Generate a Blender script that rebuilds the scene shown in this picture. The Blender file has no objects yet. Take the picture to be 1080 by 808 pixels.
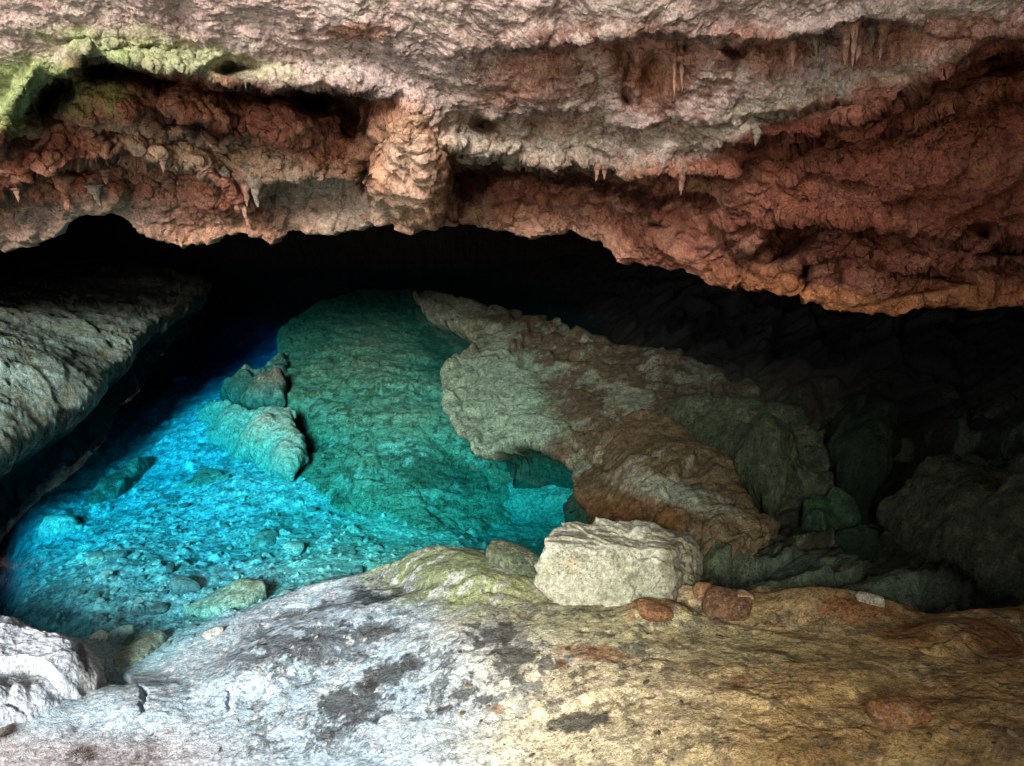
import bpy, bmesh, math, time
import numpy as np
T0 = time.time()
C = bpy.context.scene.collection
F32 = np.float32

# ------------------------------------------------------------------ camera model
EYE = 2.3; PITCH = math.radians(-20); FPX = 816.0; CX, CY = 540.0, 404.0
cp, sp = math.cos(PITCH), math.sin(PITCH)
def unproj_y(px, py, D):
    """world point seen at pixel px,py, D metres in front of the camera (world y)"""
    px = np.asarray(px, float); py = np.asarray(py, float)
    a = (px-CX)/FPX; b = -(py-CY)/FPX
    dy = cp - b*sp; dz = sp + b*cp
    t = D/dy
    return a*t, dy*t, EYE + dz*t
def unproj_z(px, py, z):
    px = np.asarray(px, float); py = np.asarray(py, float); z = np.asarray(z, float)
    a = (px-CX)/FPX; b = -(py-CY)/FPX
    dy = cp - b*sp; dz = sp + b*cp
    t = (z-EYE)/dz
    return a*t, dy*t, z+0*t
def project(X, Y, Z):
    z = Z-EYE
    d = np.maximum(Y*cp + z*sp, 1e-3); u = -Y*sp + z*cp
    px = CX + FPX*X/d; py = CY - FPX*u/d
    bad = (Y*cp + z*sp) < 0.3
    return np.where(bad, CX, px), np.where(bad, 1600, py)

# ------------------------------------------------------------------ noise
rs = np.random.RandomState(7)
PERM = rs.permutation(256).astype(np.int32); PERM = np.concatenate([PERM, PERM, PERM])
G = rs.normal(size=(256, 3)); G /= np.linalg.norm(G, axis=1)[:, None]; G = (G*1.6).astype(F32)
JIT = rs.rand(256, 3).astype(F32)
from concurrent.futures import ThreadPoolExecutor
POOL = ThreadPoolExecutor(4)
def chunked(fn, P, *a):
    if len(P) < 40000: return fn(P, *a)
    return np.concatenate(list(POOL.map(lambda q: fn(q, *a), np.array_split(P, len(P)//20000))))
def noise(P):
    Fl = np.floor(P); I = Fl.astype(np.int32); f = P-Fl; I &= 255
    u = f*f*f*(f*(f*6-15)+10)
    out = 0
    for dx in (0, 1):
        wx = u[:, 0] if dx else 1-u[:, 0]
        a = PERM[I[:, 0]+dx]
        for dy in (0, 1):
            wy = wx*(u[:, 1] if dy else 1-u[:, 1])
            b = PERM[a+I[:, 1]+dy]
            for dz in (0, 1):
                w = wy*(u[:, 2] if dz else 1-u[:, 2])
                g = G[PERM[b+I[:, 2]+dz] & 255]
                out = out + w*(g[:, 0]*(f[:, 0]-dx)+g[:, 1]*(f[:, 1]-dy)+g[:, 2]*(f[:, 2]-dz))
    return out
def fbm(P, sc, octv=5, gain=0.5, off=0.0, mode='fbm', aniso=(1, 1, 1)):
    return chunked(fbm_, np.asarray(P, F32)*F32(sc)*np.array(aniso, F32)+F32(off), octv, F32(gain), mode)
def fbm_(P, octv, gain, mode):
    a = F32(1.0); s = 0; tot = F32(0)
    for _ in range(octv):
        n = noise(P)
        if mode == 'ridge': n = 1-np.abs(n)*F32(2.4)
        elif mode == 'billow': n = np.abs(n)*F32(2.4)-1
        s = s + a*n; tot += a; a *= gain; P = P*F32(2.07)+F32(17.3)
    return s/tot
def worley(P, sc, off=0.0, aniso=(1, 1, 1)):
    r = chunked(worley_, np.asarray(P, F32)*F32(sc)*np.array(aniso, F32)+F32(off))
    return r[:, 0], r[:, 1], r[:, 2]
def worley_(P):
    Fl = np.floor(P); I = Fl.astype(np.int32); f = P-Fl; I &= 255
    f1 = np.full(len(P), 9., F32); f2 = f1.copy(); idc = np.zeros(len(P), F32)
    for dx in (-1, 0, 1):
        for dy in (-1, 0, 1):
            for dz in (-1, 0, 1):
                h = PERM[(PERM[(PERM[(I[:, 0]+dx) & 255]+((I[:, 1]+dy) & 255))]+((I[:, 2]+dz) & 255))] & 255
                j = JIT[h]
                d = (j[:, 0]+dx-f[:, 0])**2+(j[:, 1]+dy-f[:, 1])**2+(j[:, 2]+dz-f[:, 2])**2
                m = d < f1
                f2 = np.where(m, f1, np.minimum(f2, d)); idc = np.where(m, JIT[(h*7+3) & 255, 0], idc); f1 = np.where(m, d, f1)
    return np.stack([np.sqrt(f1), np.sqrt(f2), idc], 1)
def fract(P, size, off=0., seed=1, wig=.9):
    """broken, angular relief: a few tilted families of fracture steps, each only in places"""
    r = np.random.RandomState(seed); P = np.asarray(P, F32); out = 0
    w1 = fbm(P, .9/size*.35, 4, .55, off); w2 = fbm(P, .9/size*.35, 4, .55, off+7.7)
    for k in range(4):
        n = r.normal(size=3); n[2] *= .6; n /= np.linalg.norm(n); sz = size*r.uniform(.6, 1.5)
        t = (P@n.astype(F32))/sz+wig*(w1 if k % 2 else w2)*2.2+r.rand()
        f = t-np.floor(t); saw = f-ss(.86, 1., f)
        out = out+saw*ss(-.12, .12, (w2 if k % 2 else w1)*(1 if k < 2 else -1))
    return out*size*.35
def ss(a, b, x):
    t = np.clip((x-a)/(b-a), 0, 1); return t*t*(3-2*t)
def rotz(P, deg):
    a = math.radians(deg); c, s = math.cos(a), math.sin(a)
    Q = P.copy(); Q[:, 0] = P[:, 0]*c-P[:, 1]*s; Q[:, 1] = P[:, 0]*s+P[:, 1]*c
    return Q
def tps(ctrl, vals, lam=1e-3):
    ctrl = np.asarray(ctrl, float); vals = np.asarray(vals, float); n = len(ctrl)
    def K(r2): return np.where(r2 > 1e-12, r2*np.log(np.maximum(r2, 1e-12)), 0)
    A = np.zeros((n+3, n+3))
    A[:n, :n] = K(((ctrl[:, None]-ctrl[None])**2).sum(-1))+lam*np.eye(n)
    A[:n, n] = 1; A[:n, n+1:] = ctrl; A[n, :n] = 1; A[n+1:, :n] = ctrl.T
    w = np.linalg.solve(A, np.concatenate([vals, np.zeros(3)]))
    def f(X, Y):
        X = np.asarray(X, float); Y = np.asarray(Y, float)
        if X.size > 40000: return np.concatenate(list(POOL.map(lambda q: f(q[:, 0], q[:, 1]), np.array_split(np.stack([X, Y], 1), X.size//20000))))
        o = w[n]+w[n+1]*X+w[n+2]*Y
        for i in range(n): o = o+w[i]*K((X-ctrl[i, 0])**2+(Y-ctrl[i, 1])**2)
        return o
    return f
def sdf_poly(X, Y, poly):
    """positive inside; also the nearest point on the outline"""
    if X.size > 40000:
        r = np.concatenate(list(POOL.map(lambda q: np.stack(sdf_poly(q[:, 0], q[:, 1], poly), 1), np.array_split(np.stack([X, Y], 1), X.size//20000)))); return r[:, 0], r[:, 1], r[:, 2]
    best = np.full(X.shape, 1e9); NX = np.zeros(X.shape); NY = np.zeros(X.shape); ins = np.zeros(X.shape, bool)
    n = len(poly)
    for i in range(n):
        x0, y0 = poly[i]; x1, y1 = poly[(i+1) % n]
        ex, ey = x1-x0, y1-y0
        t = np.clip(((X-x0)*ex+(Y-y0)*ey)/(ex*ex+ey*ey+1e-12), 0, 1)
        qx, qy = x0+t*ex, y0+t*ey; d = (X-qx)**2+(Y-qy)**2
        m = d < best; best = np.where(m, d, best); NX = np.where(m, qx, NX); NY = np.where(m, qy, NY)
        c = (y0 > Y) != (y1 > Y)
        ins ^= c & (X < ex*(Y-y0)/(ey if abs(ey) > 1e-12 else 1e-12)+x0)
    d = np.sqrt(best)
    return np.where(ins, d, -d), NX, NY
def blob(px, py, cx, cy, rx, ry, rot=0.0, n=0.0, soft=0.35):
    a = math.radians(rot); c, s = math.cos(a), math.sin(a)
    dx = px-cx; dy = py-cy
    u = (dx*c+dy*s)/rx; v = (-dx*s+dy*c)/ry
    return 1-ss(1-soft, 1+soft, np.sqrt(u*u+v*v)+n)
def lerp(a, b, t): return a+(b-a)*t
def mixc(col, c, m):
    return col+(np.array(c, F32)[None, :]-col)*m[:, None].astype(F32)

# ------------------------------------------------------------------ materials
def rock_mat(name, rough=0.85, s1=35, s2=140, b1=0.5, b2=0.35, spec=0.25, speck=0.35, dist=0.012, coat=0.0, vw=.2, pore=.55):
    m = bpy.data.materials.new(name); m.use_nodes = True
    nt = m.node_tree; N = nt.nodes; L = nt.links
    bs = N['Principled BSDF']
    at = N.new('ShaderNodeAttribute'); at.attribute_name = 'Col'
    tc = N.new('ShaderNodeTexCoord')
    def nz(sc, det, ro, dist_=0.0):
        t = N.new('ShaderNodeTexNoise'); t.inputs['Scale'].default_value = sc
        t.inputs['Detail'].default_value = det; t.inputs['Roughness'].default_value = ro
        t.inputs['Distortion'].default_value = dist_
        L.new(tc.outputs['Object'], t.inputs['Vector']); return t
    n1 = nz(s1, 8, 0.7, 0.3); n2 = nz(s2, 4, 0.75)
    vo = N.new('ShaderNodeTexVoronoi'); vo.inputs['Scale'].default_value = s1*1.7; L.new(tc.outputs['Object'], vo.inputs['Vector'])
    # fine tonal variation of the stone itself
    mr = N.new('ShaderNodeMapRange'); mr.inputs['From Min'].default_value = 0.3; mr.inputs['From Max'].default_value = 0.7
    mr.inputs['To Min'].default_value = 1-speck; mr.inputs['To Max'].default_value = 1+speck*0.8
    L.new(n1.outputs['Fac'], mr.inputs['Value'])
    mr2 = N.new('ShaderNodeMapRange'); mr2.inputs['From Min'].default_value = 0.3; mr2.inputs['From Max'].default_value = 0.7
    mr2.inputs['To Min'].default_value = 1-speck*0.9; mr2.inputs['To Max'].default_value = 1+speck*0.6
    L.new(n2.outputs['Fac'], mr2.inputs['Value'])
    mu = N.new('ShaderNodeMath'); mu.operation = 'MULTIPLY'; L.new(mr.outputs[0], mu.inputs[0]); L.new(mr2.outputs[0], mu.inputs[1])
    vm = N.new('ShaderNodeVectorMath'); vm.operation = 'SCALE'; L.new(at.outputs['Color'], vm.inputs[0]); L.new(mu.outputs[0], vm.inputs['Scale'])
    n3 = nz(s1*2.3, 5, 0.6, 0.6)
    po = N.new('ShaderNodeMapRange'); po.inputs['From Min'].default_value = 0.56; po.inputs['From Max'].default_value = 0.66
    L.new(n3.outputs['Fac'], po.inputs['Value'])
    n4 = nz(s1*.16, 3, 0.6); pz = N.new('ShaderNodeMapRange'); pz.inputs['From Min'].default_value = .42; pz.inputs['From Max'].default_value = .62; L.new(n4.outputs['Fac'], pz.inputs['Value'])
    pm = N.new('ShaderNodeMath'); pm.operation = 'MULTIPLY'; L.new(po.outputs[0], pm.inputs[0]); L.new(pz.outputs[0], pm.inputs[1])
    pk = N.new('ShaderNodeMapRange'); pk.inputs['To Min'].default_value = 1; pk.inputs['To Max'].default_value = 1-pore; L.new(pm.outputs[0], pk.inputs['Value'])
    vp = N.new('ShaderNodeVectorMath'); vp.operation = 'SCALE'; L.new(vm.outputs[0], vp.inputs[0]); L.new(pk.outputs[0], vp.inputs['Scale'])
    L.new(vp.outputs[0], bs.inputs['Base Color'])
    bu1 = N.new('ShaderNodeBump'); bu1.inputs['Strength'].default_value = b1; bu1.inputs['Distance'].default_value = dist
    ad = N.new('ShaderNodeMath'); ad.operation = 'MULTIPLY_ADD'; ad.inputs[1].default_value = vw
    L.new(vo.outputs['Distance'], ad.inputs[0]); L.new(n1.outputs['Fac'], ad.inputs[2]); ap = N.new('ShaderNodeMath'); ap.operation = 'MULTIPLY_ADD'; ap.inputs[1].default_value = -.35; L.new(pm.outputs[0], ap.inputs[0]); L.new(ad.outputs[0], ap.inputs[2]); L.new(ap.outputs[0], bu1.inputs['Height'])
    bu2 = N.new('ShaderNodeBump'); bu2.inputs['Strength'].default_value = b2; bu2.inputs['Distance'].default_value = dist*0.35
    L.new(n2.outputs['Fac'], bu2.inputs['Height']); L.new(bu1.outputs[0], bu2.inputs['Normal']); L.new(bu2.outputs[0], bs.inputs['Normal'])
    bs.inputs['Roughness'].default_value = rough; bs.inputs['Specular IOR Level'].default_value = spec
    if coat: bs.inputs['Coat Weight'].default_value = coat; bs.inputs['Coat Roughness'].default_value = 0.25
    return m
M_BANK = rock_mat('bank_limestone', 0.9, 42, 170, .8, .8, speck=0.6, dist=0.018, spec=.08)
M_CEIL = rock_mat('ceiling_limestone', 0.95, 17, 85, 1.0, 1.0, speck=0.5, dist=0.036, spec=.08, vw=-.12)
M_ROCK = rock_mat('ledge_rock', 0.9, 26, 95, 1.0, 1.0, speck=0.62, dist=0.03, spec=.08, vw=-.12)
M_STONE = rock_mat('loose_stone', 0.8, 45, 160, 1.0, 0.9, speck=0.5, dist=0.014)
M_BED = rock_mat('pool_stone', 0.9, 40, 150, 0.9, 0.8, speck=0.5, dist=0.012)

# ------------------------------------------------------------------ mesh helpers
def tagged(o, label=None, cat=None, group=None, kind=None):
    if label: o['label'] = label
    if cat: o['category'] = cat
    if group: o['group'] = group
    if kind: o['kind'] = kind
    return o
def mesh_obj(name, V, Fq, col, mat, parent=None, loc=None):
    V = np.asarray(V, F32); k = Fq.shape[1]
    if loc is not None: V = V-np.array(loc, F32)
    me = bpy.data.meshes.new(name)
    me.vertices.add(len(V)); me.vertices.foreach_set('co', V.ravel())
    me.loops.add(Fq.size); me.loops.foreach_set('vertex_index', Fq.ravel().astype(np.int32))
    me.polygons.add(len(Fq)); me.polygons.foreach_set('loop_start', np.arange(0, Fq.size, k, dtype=np.int32))
    me.update(calc_edges=True)
    me.polygons.foreach_set('use_smooth', np.ones(len(Fq), bool))
    if col is not None:
        ca = me.color_attributes.new('Col', 'FLOAT_COLOR', 'POINT')
        c4 = np.ones((len(V), 4), F32); c4[:, :3] = np.clip(col, 0.003, 0.9); ca.data.foreach_set('color', c4.ravel())
    me.materials.append(mat); me.validate()
    o = bpy.data.objects.new(name, me); C.objects.link(o)
    if loc is not None: o.location = loc
    if parent is not None: o.parent = parent
    return o
def grid_faces(r, c, flip=False):
    i = np.arange(r*c).reshape(r, c)
    q = np.stack([i[:-1, :-1], i[:-1, 1:], i[1:, 1:], i[1:, :-1]], -1).reshape(-1, 4)
    return q[:, ::-1] if flip else q
def grid_normals(P):
    du = np.gradient(P, axis=1); dv = np.gradient(P, axis=0)
    n = np.cross(du, dv); n /= np.linalg.norm(n, axis=2, keepdims=True)+1e-9
    return n

# ------------------------------------------------------------------ GROUND: bank + pool bed
def XY(pts): # (px,py,z) list -> world arrays
    p = np.array(pts, float); x, y, z = unproj_z(p[:, 0], p[:, 1], p[:, 2]); return np.stack([x, y], 1), z
bank_edge = [(-420, 560, .25), (-200, 610, .2), (-60, 650, .25), (20, 662, .2), (62, 690, .06), (92, 712, .03), (118, 722, .0), (138, 712, -.02), (170, 696, -.02), (215, 674, .0),
             (270, 650, .02), (320, 622, .05), (350, 612, .08), (400, 600, .10), (440, 588, .15), (470, 578, .20), (510, 582, .22), (545, 596, .22),
             (585, 615, .28), (640, 622, .33), (720, 618, .36), (760, 620, .38), (800, 626, .40), (850, 628, .42), (910, 632, .43), (950, 640, .43), (1010, 655, .42),
             (1080, 642, .44), (1200, 630, .45), (1500, 600, .5)]
be, bez = XY(bank_edge)
bank_poly = np.concatenate([[(-40, be[0, 1]), ], be, [(40, be[-1, 1]), (40, -60), (-40, -60)]])
bank_ctrl = bank_edge+[(0, 720, .20), (60, 740, .11), (60, 800, .11), (0, 808, .11), (150, 750, .08), (200, 735, .07), (120, 735, .08), (250, 700, .08), (330, 700, .17), (400, 680, .24), (300, 760, .15), (200, 800, .11),
             (420, 760, .25), (480, 640, .30), (560, 660, .36), (600, 720, .42), (560, 800, .34), (700, 680, .42), (800, 700, .46), (950, 700, .50), (1060, 720, .55), (800, 800, .52), (1000, 800, .58),
             (1300, 780, .7), (-200, 780, .22)]
bc, bcz = XY(bank_ctrl)
bc = np.concatenate([bc, [(-2.5, 1.2), (-3.4, 2.1), (-2, .2), (-4.5, .5), (0, 0), (4, 0), (-4, 0), (0, -4), (8, -6), (-8, -6), (8, 3), (-8, 3.5)]]); bcz = np.concatenate([bcz, [.12, .12, .1, .0, .22, .45, .2, -.1, .5, .0, 1.2, .3]])
f_bank = tps(bc, bcz, 0.02)
bed_ctrl = [(0, 560, -.65), (-60, 600, -.9), (20, 640, -.4), (60, 620, -.3), (50, 540, -.55), (10, 540, -.6), (110, 660, -.2), (150, 690, -.17), (125, 700, -.16), (90, 685, -.25), (170, 640, -.2), (200, 600, -.3), (250, 560, -.42), (300, 610, -.2), (250, 640, -.18),
            (120, 560, -.5), (180, 510, -.55), (120, 480, -.7), (100, 440, -.9), (180, 420, -.95), (230, 380, -1.2), (250, 330, -1.2), (260, 450, -.42), (250, 505, -.42), (205, 485, -.5), (300, 520, -.38), (225, 440, -.45), (340, 560, -.42), (400, 580, -.3), (450, 570, -.35),
            (330, 480, -.55), (300, 380, -1.0), (400, 500, -.5), (400, 400, -.7), (400, 320, -.6), (560, 540, -.45), (600, 560, -.4), (600, 500, -.35), (480, 450, -.7), (550, 400, -.5),
            (20, 500, -.75), (-60, 520, -1.), (60, 450, -.9), (150, 370, -1.5), (-100, 400, -.6), (100, 300, -.3),
            (660, 560, -.1), (750, 600, .12), (800, 610, .17), (860, 612, .19), (950, 630, .18), (1050, 650, .22), (1080, 600, .22), (850, 580, .0), (950, 580, .05), (880, 500, .12), (1000, 500, .25), (1080, 450, .45),
            (800, 450, .15), (700, 400, .05), (900, 400, .45), (1000, 380, .6), (700, 330, .2), (600, 330, -.1), (850, 330, .4), (500, 300, -.2), (350, 290, -.2), (250, 290, -.4), (1300, 450, .9), (1300, 600, .6)]
gc, gcz = XY(bed_ctrl)
gc = np.concatenate([gc, [(-8, 6), (-8, 12), (0, 14), (8, 12), (9, 6), (4, 12), (-4, 13)]]); gcz = np.concatenate([gcz, [.8, .6, .3, .8, 1.3, .6, .3]])
f_bed = tps(gc, gcz, 0.01)

def cols_axis(n, lo, hi, ext, ne):
    a = np.linspace(lo, hi, n); d = (hi-lo)/n
    g = np.geomspace(d, ext, ne); g = np.cumsum(g/g.sum()*ext)
    return np.concatenate([(lo-g)[::-1], a, hi+g])
def ground_grid():
    ca = cols_axis(980, (-45-CX)/FPX*1.08, (1125-CX)/FPX*1.12, 9.0, 34)
    # rows: even steps on the picture for the visible stretch, coarse behind and beyond
    py = np.concatenate([np.arange(860, 640, -0.9), np.arange(640, 500, -0.8), np.arange(500, 285, -0.8)])
    yy = unproj_z(CX, py, 0.25 - 0.35*ss(700, 560, py))[1]
    yy = yy[np.concatenate([[True], np.diff(yy) > 1e-4])]
    back = yy[0]-np.cumsum(np.geomspace(.01, 8, 36)); far = yy[-1]+np.cumsum(np.geomspace(.08, 9, 22))
    y = np.concatenate([back[::-1], yy, far])
    w = np.maximum(y, 1.35)
    w = np.where(y > 11, 11, w)
    Y = np.repeat(y[:, None], len(ca), 1); X = ca[None, :]*w[:, None]
    return X, Y
X, Y = ground_grid(); R_, C_ = X.shape
x = X.ravel(); y = Y.ravel()
P2 = np.stack([x, y, 0*x], 1)
wob = fbm(P2, 1.7, 5, .55, 3.1)*.10
sd, _, _ = sdf_poly(x, y, bank_poly)
zb = f_bank(x, y); zb = np.where((np.abs(x) > 9) | (y < -6), 1.0+0.5*fbm(P2, .15, 3), np.clip(zb, -.05, 1.6))
zd = f_bed(x, y); zd = np.clip(np.where(zd < 0, zd*.85, zd), -2.2, 1.5)
bpx, bpy_ = project(x, y, zb)
width = 0.10+0.42*ss(420, 200, bpx)+0.05*ss(600, 1000, bpx)
wb = ss(-1, 0.25, (sd+wob)/width)
z = lerp(zd, zb, wb)
P = np.stack([x, y, z], 1)
# relief of the bank: diagonal strata, knobs and cracks
Pr = rotz(P, 28)
str1 = fbm(Pr, 1.6, 6, .55, 5.5, 'ridge', (.55, 2.2, 1))
med = fbm(P, 2.2, 6, .52, 9.2)
n1g = fbm(P, 1.9, 3, .5, 88.)+.15
cr1, cr2, cid = worley(P+0.12*np.stack([med, -med, med], 1), 4.2, 1.3, (1, 1.5, 1))
crack = np.exp(-((cr2-cr1)/.06)**2)
sel = ss(.1, .35, fbm(P, .9, 3, .5, 31.))
bedn = fbm(P, 2.2, 6, .50, 14.); bedw1, bedw2, bid = worley(P, 7.5, 4.)
peb = np.clip(.42-bedw1, 0, 1)*(bid > .45)
peb1, peb2, pid = worley(P, 17., 8.); peb_s = np.clip(.4-peb1, 0, 1)*(pid > .5)
rel_bank = .014*(str1-.3)*ss(-.3, .4, fbm(P, 1.1, 3, .5, 77.))+.055*med-.006*crack*sel+(cid-.5)*.014*ss(.0, .3, cr2-cr1)
pt1, pt2, pti = worley(P, 16., 2.5); rel_bank += .012*fbm(P, 9, 6, .68, 2.)-.020*np.clip(.34-pt1, 0, 1)*3*(pti > .62)*ss(0, .3, n1g)+.09*fract(P, .45, 3., 4)+.07*fract(P, .12, 9., 5)*ss(-.1, .2, sel-.3+med)
q1, q2, qid = worley(P, 34., 18.)
rel_bed = .07*bedn+.085*peb+.050*peb_s+.016*np.clip(.42-q1, 0, 1)*(qid > .35)*1.4+.006*fbm(P, 16, 4, .6, 8.)
near = ss(14, 8, np.abs(x))
rgt = ss(600, 720, project(x, y, z)[0])*(1-wb)
rel_bed = rel_bed+rgt*(.5*fract(P, .7, 3., 61)+.45*fract(P, .25, 6., 62)+.10*fbm(P, 1.3, 5, .5, 66.))
z = z+near*lerp(rel_bed, rel_bank*(.66-.34*ss(-.9, -1.6, x)), wb)
px, py = project(x, y, z)
# local features of the bank: bumps, pits, cracks seen in the photo
def hump(cx, cy, rx, ry, rot, h, soft=.6):
    return h*blob(px, py, cx, cy, rx, ry, rot, 0.25*fbm(P, 9, 3, .5, 6.), soft)
def hump2(cx, cy, rx, ry, h):
    return h*blob(px+2.*((py-cy)/9)**2+9*n4h, py, cx, cy, rx, ry, 0, 1.2*n4h, .8)
n4h = fbm(P, 14, 4, .6, 91.)
z = z+wb*(hump(150, 742, 45, 22, 5, .03)+hump(480, 605, 75, 20, 10, .07)+hump(300, 690, 95, 22, -28, .05)
     - hump2(153, 742, 2.4, 10, .04)-hump2(243, 742, 1.8, 8, .03)- hump(122, 716, 12, 6, 25, .06)
     + hump(690, 646, 34, 14, 8, .05)+hump(890, 640, 60, 13, 8, .05)-hump(790, 650, 90, 9, 12, .02)
     +hump(1030, 665, 60, 16, -6, .06))
z = z - (1-wb)*(hump(-60, 600, 50, 120, 6, .5, .9))
z = z + (1-wb)*(hump(600, 580, 120, 40, 10, -.08))
# colours ---------------------------------------------------------------
n1 = fbm(P, 1.3, 5, .6, 40.); n2 = fbm(P, 4.5, 6, .65, 50.); n3 = fbm(P, 14, 5, .65, 60.); n4 = fbm(Pr, 5, 5, .65, 70., 'fbm', (.5, 2, 1))
col = np.zeros((len(P), 3), F32)+np.array((.41, .53, .60), F32)
col = mixc(col, (.68, .60, .40), ss(380, 620, px+n1*120))
col = mixc(col, (.58, .39, .15), ss(540, 860, px+n1*160+(py-720)*-.2))
col = mixc(col, (.22, .12, .045), ss(-.1, .4, n2+.2)*ss(640, 900, px)*.6)
col = mixc(col, (.70, .53, .27), ss(.0, .3, n4)*ss(500, 700, px)*.6)
col = mixc(col, (.17, .21, .075), blob(px, py, 490, 612, 110, 34, 8, n2*.6, .5)*.9)
col = mixc(col, (.24, .25, .12), blob(px, py, 680, 665, 230, 26, 8, n2*.6, .6)*.6)
col = mixc(col, (.14, .10, .04), blob(px, py, 870, 645, 130, 22, 10, n2*.6, .5)*.65)
col = mixc(col, (.42, .34, .32), ss(755, 790, py+n1*25)*ss(330, 140, px)*.7)
dk = ss(-.02, .10, n2*.7+.5*n4+.35*n3)
col = mixc(col, (.085, .10, .11), dk*blob(px, py, 335, 665, 130, 42, -27, n1*.5, .6)*.88)
col = mixc(col, (.09, .10, .10), ss(.03, .12, n3+.4*n2)*blob(px, py, 420, 730, 260, 60, -14, n1*.6, .6)*.8)
col = mixc(col, (.12, .10, .06), ss(.04, .14, n3*.8+.5*n4)*ss(430, 640, px)*.6)
col = mixc(col, (.68, .73, .74), ss(.10, .2, n3-.5*n2)*ss(640, 400, px)*.5)
col = mixc(col, (.05, .055, .055), ss(-.12, .05, n2)*blob(px, py, 395, 632, 36, 16, -8, n2*.8, .5)*.85)
for cx, cy, rx, ry in ((370, 745, 34, 18), (408, 712, 20, 12), (545, 692, 24, 12), (520, 668, 32, 10), (545, 716, 9, 7), (487, 732, 14, 7), (512, 738, 12, 5), (615, 762, 26, 9), (435, 700, 14, 8), (350, 775, 24, 10), (395, 670, 28, 8), (468, 748, 12, 5)):
    col = mixc(col, (.055, .055, .05), blob(px, py, cx, cy, rx, ry, -10, n2*1.6+n3*1.8, .2)*.85)
for cx, cy, rx, ry in ((690, 645, 30, 12), (778, 720, 10, 6), (592, 700, 10, 7), (525, 748, 9, 6), (632, 690, 40, 8), (900, 650, 50, 10), (955, 670, 30, 12), (1040, 680, 40, 14)):
    col = mixc(col, (.20, .08, .025), blob(px, py, cx, cy, rx, ry, 5, n2*1.3+n3, .3)*.7)
col = mixc(col, (.10, .08, .06), blob(px, py, 4, 755, 14, 26, 0, n2, .4)*.8)
col *= (1-.15*(crack*sel))[:, None]
# bed
bcol = np.zeros((len(P), 3), F32)+np.array((.40, .54, .58), F32)
bcol = mixc(bcol, (.78, .82, .78), ss(.08, .22, n3+n2*.3)*.8)
bcol = mixc(bcol, (.16, .21, .22), ss(.0, .14, n2-.06)*.65)
bcol = mixc(bcol, (.14, .18, .18), ss(.10, .18, -n3)*.7)
bcol = mixc(bcol, (.34, .48, .33), ss(210, 430, px+n1*60)*.8)
bcol = mixc(bcol, (.86, .86, .80), (peb_s > .2)*ss(.4, .5, pid)*(pid < .72)*.8)
bcol = mixc(bcol, (.88, .9, .86), (q1 < .26)*(qid > .78)*.8)
bcol = mixc(bcol, (.12, .15, .15), (q1 < .3)*(qid < .2)*.7)
bcol = mixc(bcol, (.18, .21, .21), (peb > .12)*(bid < .62)*.6)
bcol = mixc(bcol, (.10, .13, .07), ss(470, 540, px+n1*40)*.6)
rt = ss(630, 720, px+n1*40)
bcol = mixc(bcol, (.016, .018, .010), rt)  # right side darkened to near black in place of shade
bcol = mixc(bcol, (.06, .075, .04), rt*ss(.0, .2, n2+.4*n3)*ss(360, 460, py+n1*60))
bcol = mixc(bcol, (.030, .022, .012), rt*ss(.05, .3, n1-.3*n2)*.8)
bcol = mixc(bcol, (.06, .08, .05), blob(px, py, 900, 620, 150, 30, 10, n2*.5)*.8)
bcol = mixc(bcol, (.006, .006, .005), ss(470, 380, py+n1*30)*ss(480, 600, px))  # back right painted black as unlit depth
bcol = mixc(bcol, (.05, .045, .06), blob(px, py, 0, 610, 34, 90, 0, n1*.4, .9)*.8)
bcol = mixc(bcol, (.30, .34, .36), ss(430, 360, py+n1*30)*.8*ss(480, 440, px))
bcol = mixc(bcol, (.02, .02, .018), ss(385, 320, py+n1*30))  # far end of the bed painted black, standing in for missing light
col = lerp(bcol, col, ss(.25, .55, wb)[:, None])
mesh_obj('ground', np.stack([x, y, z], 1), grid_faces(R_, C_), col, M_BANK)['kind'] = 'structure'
print('ground', len(x), time.time()-T0)
GX = (x, y, z)

# ------------------------------------------------------------------ CEILING
def curve(pts, px):
    p = np.array(pts, float); return np.interp(px, p[:, 0], p[:, 1])
LIP = [(-900, 1500), (-600, 900), (-380, 400), (-200, 290), (-50, 264), (0, 261), (40, 252), (62, 240), (78, 226), (105, 222), (132, 226), (150, 240), (178, 250), (212, 252), (232, 246), (250, 244), (288, 250), (315, 243), (382, 240), (396, 228),
       (415, 226), (432, 231), (446, 226), (470, 229), (500, 228), (520, 236), (545, 240), (580, 246), (600, 243), (640, 256), (662, 268), (700, 279), (760, 293), (800, 297), (835, 305), (870, 318), (905, 320), (940, 325), (965, 318), (1000, 314), (1080, 316),
       (1200, 322), (1400, 420), (1700, 900), (2000, 1500)]
cD = np.array([(-700, -140, 3.6), (-700, 300, 5.4), (-300, -140, 3.3), (-300, 300, 5.4), (0, -140, 3.05), (300, -140, 2.95), (600, -140, 2.75), (1080, -140, 2.4), (1500, -140, 2.2), (2000, -140, 2.2),
               (0, 90, 3.9), (300, 90, 3.85), (600, 90, 3.45), (850, 80, 3.1), (1080, 50, 2.8), (1500, 100, 2.7), (0, 255, 5.5), (200, 245, 5.5), (400, 230, 5.2), (500, 225, 5.0), (700, 270, 4.5), (940, 320, 4.0), (1080, 315, 3.9), (1500, 400, 3.8),
               (0, 170, 4.6), (300, 160, 4.6), (600, 170, 4.2), (850, 180, 3.55), (1080, 170, 3.25), (500, 140, 4.0), (2000, 600, 4.0)])
f_D = tps(cD[:, :2]/100, cD[:, 2], .05)
cax = np.concatenate([np.linspace(-900, -60, 40)[:-1], np.linspace(-60, 1140, 1150), np.linspace(1140, 2000, 40)[1:]])
NV = 400
vv = np.linspace(0, 1, NV)
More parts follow.
